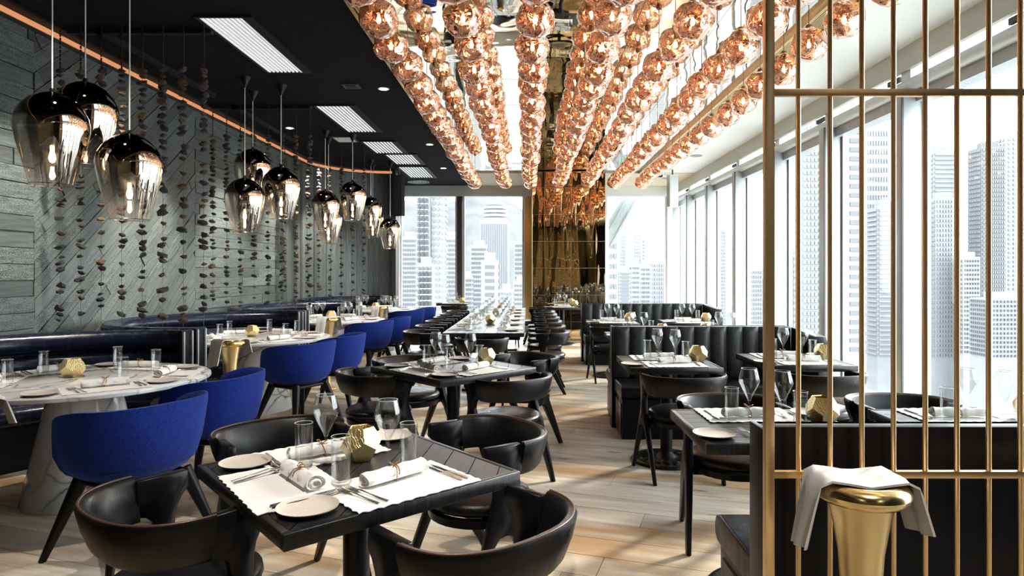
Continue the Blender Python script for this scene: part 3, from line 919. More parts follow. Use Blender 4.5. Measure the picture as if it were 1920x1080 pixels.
def booth(T, lab, ztop=0.95, xe=-2.84):
    t = thing('curved_booth', lab, 'booth seat', (-2.95, T, 0))
    def part(nm, me, m):
        for v in me.vertices: v.co.x += 2.95; v.co.y -= T
        return ob(nm, me, M[m], t)
    part('backrest_frame', ring_mesh(T, [(1.22, 0.02), (1.27, 0.02), (1.27, ztop - 0.03), (1.22, ztop - 0.03)], xe, 'bf'), 'frame_black')
    z0 = 0.47; h = (ztop - z0) / 3
    for k in range(3):
        a, b = z0 + k * h, z0 + (k + 1) * h - 0.004
        sec = [(1.235, a + 0.004), (1.17, a + 0.01), (1.135, a + 0.035), (1.125, (a + b) / 2), (1.135, b - 0.035), (1.165, b - 0.01), (1.235, b)]
        if k == 2: sec = [(1.235, a + 0.004), (1.17, a + 0.01), (1.135, a + 0.035), (1.125, (a + b) / 2), (1.135, b - 0.03), (1.165, b - 0.005), (1.21, b + 0.01), (1.255, b + 0.004), (1.27, b - 0.03), (1.27, a + 0.03)]
        part('backrest_roll', ring_mesh(T, sec, xe, 'roll', 50), 'leather_booth')
    part('seat', ring_mesh(T, [(1.21, 0.33), (0.80, 0.33), (0.765, 0.35), (0.755, 0.40), (0.77, 0.44), (0.81, 0.455), (1.14, 0.465), (1.21, 0.46)], xe - 0.02, 'seat', 50), 'leather_booth')
    part('plinth', ring_mesh(T, [(1.20, 0.0), (0.86, 0.0), (0.84, 0.325), (1.20, 0.325)], xe - 0.06, 'plinth', 40), 'frame_black')
    for s in (-1, 1):
        y = s * 1.20
        ob('end_panel', MB().box(2.95 + xe, 2.95 + xe + 0.03, y - 0.085, y + 0.085, 0, ztop), M['frame_black'], t)
        ob('end_strip', MB().box(2.95 + xe + 0.03, 2.95 + xe + 0.042, y - 0.075, y - 0.055, 0.02, ztop - 0.01).box(2.95 + xe + 0.03, 2.95 + xe + 0.042, y + 0.055, y + 0.075, 0.02, ztop - 0.01), M['alu'], t)
    return t
# ================================================================ STRAIGHT BENCHES
def bench(x0, x1, yb, lab, near=True, far_=True, ret=None, ztop=0.925, plain=False, ct=0.055):
    """yb = middle of the back; near seat towards -y, far seat towards +y"""
    t = thing('banquette_bench', lab, 'booth seat', (x0, yb, 0))
    W = x1 - x0
    ob('back_core', MB().box(0, W, -ct, 0.055, 0, ztop).mesh('core', bevel=0.006), M['frame_black'], t)
    ob('end_board', MB().box(-0.018, 0.0, -0.07, 0.07, 0, ztop + 0.004).mesh('eb', bevel=0.003), M['frame_black'], t)
    def side(s):
        base = MB().box(0.015, W, 0.06, 0.50, 0.0, 0.34) if s > 0 else MB().box(0.015, W, -0.50, -0.06, 0.0, 0.34)
        b = ob('plinth', base.mesh('plinth', bevel=0.004), M['frame_black'], t)
        for k in range(2):
            ya = (0.09 + 0.2 * k) * s; yb2 = (0.26 + 0.2 * k) * s
            ob('plinth_panel', MB().box(0.007, 0.016, min(ya, yb2), max(ya, yb2), 0.04, 0.30), M['leather_grey'], b)
        n = max(1, round(W / 0.62)); sw = W / n
        for k in range(n):
            x_ = k * sw
            prof = [(0.06, 0.345), (0.50, 0.345), (0.535, 0.365), (0.54, 0.41), (0.525, 0.445), (0.48, 0.462), (0.06, 0.455)]
            mb = MB().prism([(y * s, z) for y, z in prof], x_ + 0.002, x_ + sw - 0.002, 'x')
            ob('seat_cushion', mb.mesh('seat_cushion', bevel=0.012, seg=3), M['leather'], t)
        cn = max(1, round(W / 0.155)); cw = W / cn
        for k in range(cn):
            if plain: break
            mb = MB(); vs = []; fs = []
            n2 = 8
            zz = [0.46, 0.49, 0.7, 0.88, ztop - 0.005, ztop + 0.003]
            th = [0.03, 0.055, 0.04, 0.034, 0.026, 0.004]
            for j, z in enumerate(zz):
                for i in range(n2 + 1):
                    q = i / n2
                    bulge = (1 - abs(2 * q - 1) ** 3.2)
                    vs.append((k * cw + q * cw, s * (0.056 + th[j] * (0.30 + 0.70 * bulge)), z))
            for j in range(len(zz) - 1):
                for i in range(n2):
                    a = j * (n2 + 1) + i
                    fs.append((a, a + 1, a + n2 + 2, a + n2 + 1))
            o0 = len(vs)
            for z in (0.46, ztop + 0.003):
                for i in (0, n2): vs.append((k * cw + i / n2 * cw, s * 0.05, z))
            me = mk('back_channel', vs, fs)
            me = autosmooth(me, 60)
            ob('back_channel', me, M['leather_grey'], t)
    if near: side(-1)
    if far_: side(1)
    if ret:                                # return wing along the windows
        L = ret
        g = ob('wing', MB().prism([(-0.06, 0.0), (-L, 0.0), (-L, 0.84), (-L + 0.05, 0.885), (-0.06, ztop)], W, W + 0.09, 'x').mesh('wing', bevel=0.01), M['leather_grey'], t)
    return t
# ================================================================ CHAMPAGNE STANDS
def make_cooler():
    t = thing('wine_cooler_stand', '', 'wine cooler')
    prof = [(0.001, 0.0), (0.095, 0.0), (0.105, 0.008), (0.10, 0.02), (0.06, 0.035), (0.034, 0.07), (0.030, 0.14), (0.032, 0.30), (0.038, 0.48), (0.050, 0.65), (0.066, 0.75), (0.082, 0.825), (0.088, 0.838), (0.070, 0.838), (0.062, 0.78), (0.05, 0.60), (0.001, 0.58)]
    ob('body', MB().lathe(prof, 48).mesh('body', ang=50), M['gold_satin'], t)
    rim = []
    for k in range(17):
        a = 2 * PI * k / 16
        rim.append((0.090 + 0.030 * math.cos(a), 0.850 + 0.027 * math.sin(a)))
    ob('rim', MB().lathe(rim, 48).mesh('rim', ang=80), M['gold'], t)
    return t
def drape_mesh(name, seed=0, L0=0.19, L1=0.15, wd=0.075, R0=0.122):
    """folded napkin laid across the rim and hanging down on both sides; local x = across"""
    rq = random.Random(seed)
    path = []
    R0 = 0.124
    path += [(-R0 - 0.018 - 0.012, 0.862 - L0), (-R0 - 0.016, 0.862 - L0 * 0.6), (-R0 - 0.004, 0.862 - L0 * 0.25), (-R0 + 0.006, 0.872), (-0.092, 0.885), (-0.05, 0.880), (0.0, 0.872), (0.05, 0.879), (0.092, 0.885), (R0 - 0.006, 0.872), (R0 + 0.006, 0.862 - L1 * 0.3), (R0 + 0.018, 0.862 - L1 * 0.65), (R0 + 0.03, 0.862 - L1)]
    n = 9; vs = []; fs = []
    m = len(path)
    for side in (0, 1):
        for i, (x, z) in enumerate(path):
            f = abs(i - (m - 1) / 2) / ((m - 1) / 2)
            for k in range(n):
                q = k / (n - 1) * 2 - 1
                wv = 0.008 * math.sin(q * 5 + seed) * f
                off = 0.003 * (1 if side == 0 else -1)
                dz = -0.014 * q * (1 if i < 3 else (0.9 if i > m - 4 else 0)) * f
                vs.append((x + wv * (1 if x < 0 else -1) * -1 + (off * (1 if x > 0 else -1) if f > 0.6 else 0), q * wd * (0.72 + 0.28 * (1 - f) + 0.12 * f) - 0.01, z + dz + (off if f <= 0.6 else 0)))
    N = m * n
    for i in range(m - 1):
        for k in range(n - 1):
            a = i * n + k
            fs.append((a, a + 1, a + n + 1, a + n)); fs.append((N + a, N + a + n, N + a + n + 1, N + a + 1))
    for i in range(m - 1):
        for k in (0, n - 1):
            a = i * n + k
            fs.append((a, a + n, N + a + n, N + a))
    for k in range(n - 1):
        for i in (0, m - 1):
            a = i * n + k
            fs.append((a, a + 1, N + a + 1, N + a))
    return autosmooth(mk(name, vs, fs), 60)
# ================================================================ TABLEWARE
M['rim_glass'] = simple('pale glint glass lip', (0.75, 0.78, 0.78), 0.08, 0.0, Alpha=0.6)  # pale colour stands in for the bright glint along the rim
def make_tumbler():
    t = thing('water_tumbler', '', 'glass')
    ob('glass_body', MB().lathe([(0.001, 0.0), (0.027, 0.0), (0.0285, 0.004), (0.0305, 0.155), (0.0285, 0.155), (0.0268, 0.018), (0.022, 0.013), (0.001, 0.012)], 28).mesh('g', ang=50), M['crystal'], t)
    ob('rim', MB().lathe([(0.0306, 0.1545), (0.0308, 0.1558), (0.0292, 0.1562), (0.0284, 0.1548)], 28).mesh('r', ang=80), M['rim_glass'], t)
    return t
def make_wine():
    t = thing('wine_glass', '', 'glass')
    ob('foot', MB().lathe([(0.001, 0.0), (0.036, 0.0), (0.037, 0.0015), (0.02, 0.004), (0.006, 0.008), (0.0042, 0.012), (0.001, 0.012)], 28).mesh('f', ang=60), M['crystal'], t)
    ob('stem', MB().lathe([(0.0042, 0.012), (0.0032, 0.04), (0.0034, 0.085), (0.0055, 0.098)], 10).mesh('s', ang=60), M['crystal'], t)
    ob('bowl', MB().lathe([(0.001, 0.098), (0.0055, 0.098), (0.011, 0.112), (0.030, 0.150), (0.0445, 0.182), (0.0458, 0.190), (0.043, 0.205), (0.0335, 0.242), (0.0322, 0.242), (0.0415, 0.205), (0.0442, 0.190), (0.0430, 0.183), (0.0285, 0.152), (0.0095, 0.115), (0.001, 0.108)], 30).mesh('b', ang=70), M['crystal'], t)
    ob('rim', MB().lathe([(0.0336, 0.2415), (0.0338, 0.2432), (0.0318, 0.2434), (0.0320, 0.2415)], 30).mesh('r', ang=80), M['rim_glass'], t)
    return t
def dodeca(r):
    ph = (1 + 5 ** .5) / 2
    V = [(x, y, z) for x in (-1, 1) for y in (-1, 1) for z in (-1, 1)]
    for a in (-1 / ph, 1 / ph):
        for b in (-ph, ph): V += [(0, a, b), (a, b, 0), (b, 0, a)]
    V = [Vector(v).normalized() * r for v in V]
    ns = []
    for a in (-1, 1):
        for b in (-ph, ph): ns += [Vector((0, b, a)), Vector((b, a, 0)), Vector((a, 0, b))]
    top = max(ns, key=lambda v: v.z).normalized()
    q = top.rotation_difference(Vector((0, 0, 1)))
    faces = []
    for n_ in ns:
        n_ = n_.normalized()
        idx = sorted(range(20), key=lambda i: -V[i].dot(n_))[:5]
        c = sum((V[i] for i in idx), Vector()) / 5
        e1 = (V[idx[0]] - c).normalized(); e2 = n_.cross(e1)
        idx.sort(key=lambda i: math.atan2((V[i] - c).dot(e2), (V[i] - c).dot(e1)))
        faces.append((idx, n_))
    V = [q @ v for v in V]
    return V, [(f, q @ n_) for f, n_ in faces]
def make_candle():
    t = thing('candle_holder', '', 'candle holder')
    r = 0.074
    V, Fs = dodeca(r)
    zmin = min(v.z for v in V)
    V = [v - Vector((0, 0, zmin)) for v in V]
    up = max(Fs, key=lambda f: f[1].z)
    body = [tuple(f) for f, n_ in Fs if f is not up[0]]
    vs = list(V); n0 = len(vs)
    cc = Vector((0, 0, -zmin))
    vs += [cc + (v - cc) * 0.94 for v in V]
    fs = body + [tuple(reversed([i + n0 for i in f])) for f in body]
    u = up[0]
    for k in range(5):
        a, b = u[k], u[(k + 1) % 5]
        fs.append((a, b, b + n0, a + n0))
    ob('faceted_shell', mk('faceted_shell', vs, fs), M['etched'], t, None, 0.35)
    ob('tealight', MB().lathe([(0.001, 0.006), (0.026, 0.006), (0.027, 0.05), (0.023, 0.05), (0.001, 0.046)], 16).mesh('w', ang=50), M['wax'], t)
    return t
def etched():
    m, tt, b, o = mat_new('etched gold'); setp(b, (0.86, 0.68, 0.33), 0.30, 0.9)
    wv = tt.nodes.new('ShaderNodeTexWave'); wv.inputs['Scale'].default_value = 40; wv.inputs['Distortion'].default_value = 9; wv.inputs['Detail'].default_value = 3
    tt.links.new(coords(tt), wv.inputs['Vector'])
    bump(tt, b, wv.outputs['Fac'], 0.5, 0.002)
    return m
M['etched'] = etched()
def make_plate():
    t = thing('side_plate', '', 'plate')
    ob('dish', MB().lathe([(0.001, 0.006), (0.055, 0.006), (0.075, 0.009), (0.0845, 0.0145), (0.086, 0.0155), (0.0845, 0.0125)], 40).mesh('d', ang=50), M['ceramic'], t)
    ob('underside', MB().lathe([(0.0845, 0.0125), (0.072, 0.004), (0.05, 0.0), (0.001, 0.0)], 40).mesh('u', ang=50), M['ceramic_dark'], t)
    return t
def make_napkin():
    t = thing('rolled_napkin', '', 'napkin')
    n = 16; vs = []; fs = []; m = 13
    for i in range(m):
        x = -0.118 + 0.236 * i / (m - 1)
        r0 = 0.0235 * (1 + 0.10 * math.sin(i * 1.7) ) * (0.90 if abs(i - 6) < 1 else 1)
        for k in range(n):
            a = 2 * PI * k / n
            vs.append((x + 0.004 * math.sin(a * 2 + 1), r0 * 1.15 * math.cos(a), 0.0225 + r0 * 0.92 * math.sin(a) + (0.0 if math.sin(a) > -0.6 else 0.003)))
    for i in range(m - 1):
        for k in range(n):
            k2 = (k + 1) % n
            fs.append((i * n + k, i * n + k2, (i + 1) * n + k2, (i + 1) * n + k))
    for i, s in ((0, 1), (m - 1, -1)):                     # spiral end folds
        o0 = len(vs); ctr = Vector((vs[i * n][0], 0, 0.0225))
        for q in (0.72, 0.45, 0.2):
            for k in range(n):
                v = Vector(vs[i * n + k]); p = ctr + (v - ctr) * q; p.x += s * (0.010 if q in (0.72, 0.2) else -0.002)
                vs.append(tuple(p))
        prev = i * n
        for j in range(3):
            for k in range(n):
                k2 = (k + 1) % n
                fs.append((prev + k, prev + k2, o0 + j * n + k2, o0 + j * n + k))
            prev = o0 + j * n
        fs.append(tuple(prev + k for k in range(n)))
    ob('roll', autosmooth(mk('roll', vs, fs), 55), M['linen'], t)
    fl_ = MB(); ps = []
    vs = []; fs = []
    for i in range(9):
        x = -0.115 + 0.21 * i / 8
        vs += [(x, -0.0285, 0.010), (x + 0.004, -0.0315, 0.012), (x, 0.0, 0.0465 - 0.001), (x + 0.01, -0.022, 0.036)]
    for i in range(8):
        a = 4 * i
        fs += [(a, a + 4, a + 5, a + 1), (a + 1, a + 5, a + 7, a + 3), (a + 3, a + 7, a + 6, a + 2), (a + 2, a + 6, a + 4, a)]
    fs += [(0, 1, 3, 2), (32, 34, 35, 33)]
    ob('fold', autosmooth(mk('fold', vs, fs), 60), M['linen'], t)
    pts = [(0.006 * math.sin(a), 0.0275 * math.cos(a), 0.0225 + 0.0235 * math.sin(a)) for a in [2 * PI * k / 14 for k in range(14)]]
    tw = MB().tube(pts, 0.0021, 5, closed=True)
    tw.tube([(0, 0, 0.046), (0.012, -0.01, 0.058), (0.022, 0.0, 0.060), (0.014, 0.008, 0.050), (0, 0, 0.047)], 0.0018, 5)
    tw.tube([(0, 0, 0.046), (-0.012, 0.010, 0.056), (-0.02, 0.002, 0.056), (-0.012, -0.008, 0.05), (0, 0, 0.047)], 0.0018, 5)
    tw.tube([(0, 0, 0.047), (-0.006, -0.022, 0.042), (-0.014, -0.034, 0.022), (-0.02, -0.04, 0.006)], 0.0018, 5)
    ob('twine', tw.mesh('twine', ang=80), M['twine'], t)
    return t
def ribbon(pts, ws, th):
    vs = []; fs = []
    for (x, y, z), w_ in zip(pts, ws): vs += [(x - w_, y, z), (x + w_, y, z), (x + w_ * .8, y, z + th), (x - w_ * .8, y, z + th)]
    for i in range(len(pts) - 1):
        a = 4 * i
        for k in range(4): fs.append((a + k, a + 4 + k, a + 4 + (k + 1) % 4, a + (k + 1) % 4))
    a = 4 * (len(pts) - 1)
    fs += [(0, 1, 2, 3), (a + 3, a + 2, a + 1, a)]
    return vs, fs
def make_fork():
    t = thing('fork', '', 'cutlery')
    mb = MB()
    mb.add(*ribbon([(0, -0.10, 0.001), (0, -0.06, 0.002), (0, -0.01, 0.006), (0, 0.025, 0.009), (0, 0.038, 0.006), (0, 0.052, 0.003)], [0.0045, 0.0042, 0.0022, 0.0028, 0.0085, 0.0105], 0.002))
    ob('handle', mb.mesh('h', ang=50), M['steel'], t)
    mb = MB()
    for k in range(4):
        x = -0.0085 + k * 0.00567
        mb.add(*ribbon([(x, 0.052, 0.003), (x, 0.075, 0.004), (x, 0.095, 0.009)], [0.0018, 0.0016, 0.0007], 0.0018))
    ob('tines', mb.mesh('t', ang=50), M['steel'], t)
    return t
def make_knife():
    t = thing('table_knife', '', 'cutlery')
    ob('handle', MB().add(*ribbon([(0, -0.105, 0.001), (0, -0.095, 0.001), (0, -0.04, 0.001), (0, 0.0, 0.001)], [0.0035, 0.0055, 0.005, 0.0035], 0.004)).mesh('h', ang=50), M['steel'], t)
    ob('blade', MB().add(*ribbon([(0, 0.0, 0.002), (0.001, 0.02, 0.002), (0.001, 0.07, 0.002), (-0.002, 0.10, 0.002)], [0.004, 0.0075, 0.0075, 0.002], 0.0014)).mesh('b', ang=50), M['steel'], t)
    return t
def make_mat():
    n, m = 28, 18; W, D = 0.43, 0.29; vs = []; fs = []
    for s in (0, 1):
        for j in range(m + 1):
            for i in range(n + 1):
                x = -W / 2 + W * i / n; y = -D / 2 + D * j / m
                ed = 1 if i in (0, n) or j in (0, m) else 0
                x += 0.003 * math.sin(j * 2.3) * (1 if i in (0, n) else 0); y += 0.003 * math.sin(i * 2.1) * (1 if j in (0, m) else 0)
                z = 0.0012 + 0.0006 * noise.noise(Vector((x * 18, y * 18, 0))) + ed * 0.0012 * (1 + math.sin((i + j) * 2.2))
                vs.append((x, y, z + (0.0022 if s else 0)))
    N = (n + 1) * (m + 1)
    for j in range(m):
        for i in range(n):
            a = j * (n + 1) + i
            fs.append((a, a + n + 1, a + n + 2, a + 1)); fs.append((N + a, N + a + 1, N + a + n + 2, N + a + n + 1))
    rimi = [i for i in range(n)] + [n + j * (n + 1) for j in range(m)] + [m * (n + 1) + n - i for i in range(n)] + [(m - j) * (n + 1) for j in range(m)]
    for k in range(len(rimi)):
        a, b = rimi[k], rimi[(k + 1) % len(rimi)]
        fs.append((a, b, N + b, N + a))
    o = ob('placemat', autosmooth(mk('placemat', vs, fs), 60), M['linen'])
    return tag(o, '', 'placemat')
TZ = 0.7505
MK = {'t': make_tumbler, 'w': make_wine, 'c': make_candle, 'p': make_plate, 'n': make_napkin, 'f': make_fork, 'k': make_knife, 'm': make_mat}
DESC = {'t': 'clear water tumbler', 'w': 'stemmed wine glass', 'c': 'gold candle holder', 'p': 'taupe side plate', 'n': 'rolled white napkin', 'm': 'white placemat', 'f': 'silver fork', 'k': 'silver knife'}
GRP = {'t': 'water tumblers', 'w': 'wine glasses', 'c': 'gold faceted candle holders', 'p': 'side plates', 'n': 'rolled napkins', 'm': 'linen placemats', 'f': 'forks', 'k': 'table knives'}
ware_rnd = random.Random(5)
def ware(k, x, y, rz, lab, z=TZ):
    place(k, MK[k], (x, y, z), rz, lab, GRP[k])
def setting(cx, cy, ang, place_ph, items='mpnffkkwt', rad=None, detail=2, off=0.0):
    """ang = direction the guest faces; rad = distance of the mat centre from the table centre"""
    rad = rad if rad is not None else 0.245
    fy = Vector((math.cos(ang), math.sin(ang))); rx = Vector((fy.y, -fy.x))
    rz = ang - PI / 2
    def P(X, Y): return (cx + rx.x * X + fy.x * (Y - rad), cy + rx.y * X + fy.y * (Y - rad))
    j = lambda a: ware_rnd.uniform(-a, a)
    X0 = off
    if 'm' in items: p = P(X0 + 0.02, 0); ware('m', p[0], p[1], rz + j(0.05), DESC['m'] + ' ' + place_ph)
    zz = TZ + 0.0045
    if 'p' in items: p = P(X0 - 0.285, -0.02); ware('p', p[0], p[1], rz, DESC['p'] + ' ' + place_ph)
    if 'n' in items: p = P(X0 + 0.03, 0.05); ware('n', p[0], p[1], rz + j(0.25), DESC['n'] + ' ' + place_ph, zz)
    nf = items.count('f'); nk = items.count('k')
    for q in range(nf):
        p = P(X0 - 0.135 + 0.028 * q, -0.02); ware('f', p[0], p[1], rz + j(0.08) + 0.15, ('outer ' if q == 0 else 'inner ') * (nf > 1) + DESC['f'] + ' ' + place_ph, zz)
    for q in range(nk):
        p = P(X0 + 0.185 + 0.022 * q, 0.0); ware('k', p[0], p[1], rz + j(0.05), ('inner ' if q == 0 else 'outer ') * (nk > 1) + DESC['k'] + ' ' + place_ph, zz)
    if 'w' in items: p = P(X0 + 0.06, 0.145); ware('w', p[0], p[1], 0, DESC['w'] + ' ' + place_ph)
    if 'W' in items: p = P(X0 - 0.03, 0.155); ware('w', p[0], p[1], 0, 'second ' + DESC['w'] + ' ' + place_ph)
    if 't' in items: p = P(X0 + 0.135, 0.135); ware('t', p[0], p[1], 0, DESC['t'] + ' ' + place_ph)

def rzdir(dx, dy): return math.atan2(-dx, dy)
def armchair(x, y, rz, lab, grp='black leather armchairs'): place('arm', make_armchair, (x, y, 0), rz, lab, grp)
def tub(x, y, rz, lab): place('tub', make_tub, (x, y, 0), rz, lab, 'blue tub chairs')

# ================================================================ DIAGONAL TABLES IN THE AISLE
def diag_table(cx, cy, th, W, ph, chairs, cand, extra):
    place('sq%.2f' % W, make_square_table(W, W), (cx, cy, 0), th, 'square black plank table, ' + ph, None)
    names = {'sr': 'on the near aisle side of', 'sl': 'on the near wall side of', 'bl': 'on the far wall side of', 'br': 'on the far aisle side of'}
    for k, (x, y, fa) in chairs.items():
        armchair(x, y, R(fa - 90), 'black leather armchair ' + names[k] + ' ' + ph)
    for k, rz in (('sr', th), ('sl', th - PI / 2), ('bl', th + PI)):
        setting(cx, cy, rz + PI / 2, names[k] + ' ' + ph, extra[k], 0.255 * W / 0.8)
    ware('c', cand[0], cand[1], 0.4, DESC['c'] + ' on ' + ph)
diag_table(-0.59, 2.2, R(41.5), 0.80, 'the front diagonal table', {'sr': (-0.167, 1.887, 135), 'sl': (-1.10, 2.06, 53), 'bl': (-1.08, 2.85, -50), 'br': (-0.22, 2.85, 214)}, (-0.60, 2.30), {'sr': 'mpnffkkwt', 'sl': 'mpnffkkt', 'bl': 'mpnffkkwt'})
diag_table(-0.535, 4.57, R(44), 0.84, 'the second diagonal table', {'sr': (-0.144, 4.40, 127), 'sl': (-1.07, 4.59, 45), 'bl': (-0.95, 5.20, -50), 'br': (-0.04, 5.40, 219)}, (-0.31, 4.70), {'sr': 'mpnffkkwt', 'sl': 'mpnffkkwt', 'bl': 'mpnffkkwt'})

# ================================================================ LONG TABLE
def make_long():
    t = thing('long_table', '', 'table')
    L, W = 5.2, 0.92
    n = 6
    for k in range(n):
        x0 = -W / 2 + W * k / n
        ob('plank', MB().box(-W / n / 2 + 0.002, W / n / 2 - 0.002, -L / 2, L / 2, 0, 0.045), M['top'], t, (x0 + W / n / 2, 0, 0.7045))
    ob('apron', MB().box(-W / 2 + 0.05, W / 2 - 0.05, -L / 2 + 0.1, L / 2 - 0.1, 0.66, 0.704), M['frame_black'], t)
    for y in (-2.0, 0, 2.0):
        ob('leg', MB().box(-0.06, 0.06, y - 0.05, y + 0.05, 0, 0.67).box(-0.3, 0.3, y - 0.06, y + 0.06, 0, 0.03).mesh('l', bevel=0.004), M['frame_black'], t)
    return t
LX, LY = -0.50, 9.75
place('long', make_long, (LX, LY, 0), 0, 'long black communal table running down the middle of the room')
for k in range(6):
    y = 7.72 + 0.82 * k
    o_ = ORD[k]
    armchair(LX - 0.72, y, -PI / 2 + 0.03, '%s black armchair from the near end, wall side of the long table' % o_, 'armchairs along the long table')
    armchair(LX + 0.72, y, PI / 2 - 0.03, '%s black armchair from the near end, aisle side of the long table' % o_, 'armchairs along the long table')
    setting(LX, y, 0, 'at %s place, wall side of the long table' % o_, 'mpnfkwWt', 0.29)
    setting(LX, y, PI, 'at %s place, aisle side of the long table' % o_, 'mpnfkwWt', 0.29)
armchair(LX, 6.98, 0, 'black armchair at the near end of the long table')
armchair(LX + 0.02, 12.55, PI, 'black armchair at the far end of the long table')
for k, y in enumerate((8.5, 10.2, 11.7)):
    ware('c', LX, y, 0.3 * k, '%s gold faceted candle holder along the long table' % ORD[k])

# ================================================================ ROUND TABLES, TUB CHAIRS, BOOTHS
TN = ['first', 'second', 'third', 'fourth']
for i, T in enumerate(BT):
    booth(T, '%s curved black leather booth along the charred timber wall' % TN[i])
    ph = 'the %s round marble table' % TN[i]
    cx, cyy = -2.82, T
    place('round', make_marble_table, (cx, cyy, 0), R(40 * i), 'round white marble table on a cone base inside the %s booth' % TN[i], 'round marble tables')
    for q, (a, dist, turn) in enumerate(((-47 + 2 * (i == 0), 1.14 if i == 0 else 1.0, 18), (0, 0.80, -4))):
        p = (cx + dist * math.cos(R(a)), cyy + dist * math.sin(R(a)))
        tub(p[0], p[1], R(a + 90 + turn), 'royal blue felt tub chair on the %s side of %s' % (('near', 'aisle')[q], ph))
    gl = 't' if i < 2 else 'wWt'
    for q, (a, w_) in enumerate(((-47, 'near'), (14, 'aisle'), (76, 'far'), (140, 'far wall'), (205, 'near wall'))):
        it = ('mpnffkk' if i < 2 else 'mpnfk') + gl
        setting(cx, cyy, R(a + 180), 'at the %s place of %s' % (w_, ph), it, 0.50)
    ware('c', cx - 0.12 + 0.03 * i, cyy + 0.05, 0.5 * i, DESC['c'] + ' in the middle of ' + ph)
for i, (x, y) in enumerate(((-2.40, 2.74), (-2.43, 5.22), (-2.44, 7.82), (-2.42, 10.42))):
    lb = ['in front of the first booth', 'between the first and second booths', 'between the second and third booths', 'between the third and fourth booths'][i]
    place('cooler', make_cooler, (x, y, 0), 0, 'gold conical champagne stand ' + lb, 'gold champagne stands')
    o = ob('service_cloth', drape_mesh('service_cloth', i + 2, 0.19, 0.11, 0.085), M['linen'], None, (x, y, 0), R(48 + 6 * i))
    tag(o, 'white cloth draped over the gold stand ' + lb, 'cloth', 'cloths on the gold stands')

# ================================================================ WINDOW SIDE: benches and small tables
bench(0.755, 3.45, 2.06, 'black banquette behind the brass screen, its back turned to the viewer', near=False, ct=0.0)
bench(0.79, 2.42, 5.96, 'double sided black channelled banquette, second from the brass screen', ret=0.62)
bench(0.88, 2.80, 10.36, 'double sided black channelled banquette, third from the brass screen', ret=0.88)
SQ = make_square_table(0.70, 0.64, 0.085, 0)
SQ2 = make_square_table(0.66, 0.70, 0.085, 0)
def win_table(cx, cy, ph, key, mk_, nsets=('S', 'N'), W=0.68, chair=None, chair_lab='', w1='mpnfkwt', w2='mpnfkwt', cand=(0.17, 0.04), D=0.66):
    place(key, mk_, (cx, cy, 0), 0, 'small black table, ' + ph)
    if 'S' in nsets: setting(cx, cy, PI / 2, 'on the near side of ' + ph, w1, D / 2 - 0.15, off=-0.0)
    if 'N' in nsets: setting(cx, cy, -PI / 2, 'on the far side of ' + ph, w2, D / 2 - 0.15)
    ware('c', cx + cand[0], cy + cand[1], 0.2, DESC['c'] + ' on ' + ph)
    if chair:
        armchair(cx + chair[2], cy + chair[0], chair[1], 'black leather armchair at ' + ph)
win_table(1.05, 2.83, 'the aisle table behind the brass screen', 'wa', SQ, chair=(0.62, PI, 0.06), w1='pfwt', cand=(0.265, 0.03))
win_table(2.02, 2.83, 'the window table behind the brass screen', 'wa', SQ, chair=(0.62, PI, 0.03), w1='fwt', w2='mnfkwt', cand=(0.27, 0.08))
win_table(1.05, 4.86, 'the aisle table before the second banquette', 'wb', SQ2, chair=(-0.36, 0, 0.03), cand=(0.24, 0.0))
win_table(2.06, 4.98, 'the window table before the second banquette', 'wb', SQ2, chair=(-0.40, 0, 0.02), cand=(0.24, 0.0))
win_table(1.20, 6.98, 'the aisle table behind the second banquette', 'wb', SQ2, w1='mpnfkwt', w2='mpnfkwt', cand=(0.26, 0.0))
win_table(2.15, 6.98, 'the window table behind the second banquette', 'wb', SQ2, w1='mpnfkwt', w2='mpnfkwt', cand=(-0.22, 0.0))
win_table(1.16, 8.85, 'the aisle table before the third banquette', 'wb', SQ2, chair=(-0.42, 0, -0.06), cand=(0.24, 0.0))
win_table(2.20, 8.85, 'the window table before the third banquette', 'wb', SQ2, chair=(-0.42, 0, 0.0), cand=(0.26, 0.0))
win_table(0.68, 12.75, 'the table by the mirror column', 'wb', SQ2, w1='mpnfkwt', w2='mpnfkwt', cand=(0.25, 0.0))
win_table(-1.68, 14.35, 'the table by the far windows', 'wb', SQ2, chair=(-0.55, 0, 0.1), cand=(0.2, 0.0))
for x, y, rz, lb in ((0.14, 12.98, PI / 2, 'black leather armchair standing between the long table and the mirror column'),
                 ):
    armchair(x, y, rz, lb)

# ================================================================ BRASS SCREEN AND THE STAND IN FRONT OF IT
SY = 1.83
t = thing('brass_screen', 'tall open brass screen of thin vertical rods before the black banquette', 'screen', (0.675, SY, 0))
ob('post', MB().box(0.0, 0.026, -0.013, 0.013, 0, CZ - 0.003).mesh('post', bevel=0.003), M['brass'], t)
for k in range(13):
    ob('rod', MB().tube([(0.098 + 0.0907 * k, 0, 0), (0.098 + 0.0907 * k, 0, CZ - 0.003)], 0.0072, 10).mesh('rod', ang=60), M['brass'], t)
for z in (0.03, 0.845, 1.935):
    ob('rail', MB().box(0.026, 1.28, -0.009, 0.009, z - 0.010, z + 0.010).mesh('rail', bevel=0.002), M['brass'], t)
place('cooler', make_cooler, (0.876, 1.685, 0), 0, 'large gold conical champagne stand in front of the brass screen', 'gold champagne stands')
tag(ob('service_cloth', drape_mesh('service_cloth', 1, 0.17, 0.125, 0.075), M['linen'], None, (0.876, 1.705, 0.002), R(-4)), 'white cloth draped over the gold stand in front of the brass screen', 'cloth', 'cloths on the gold stands')
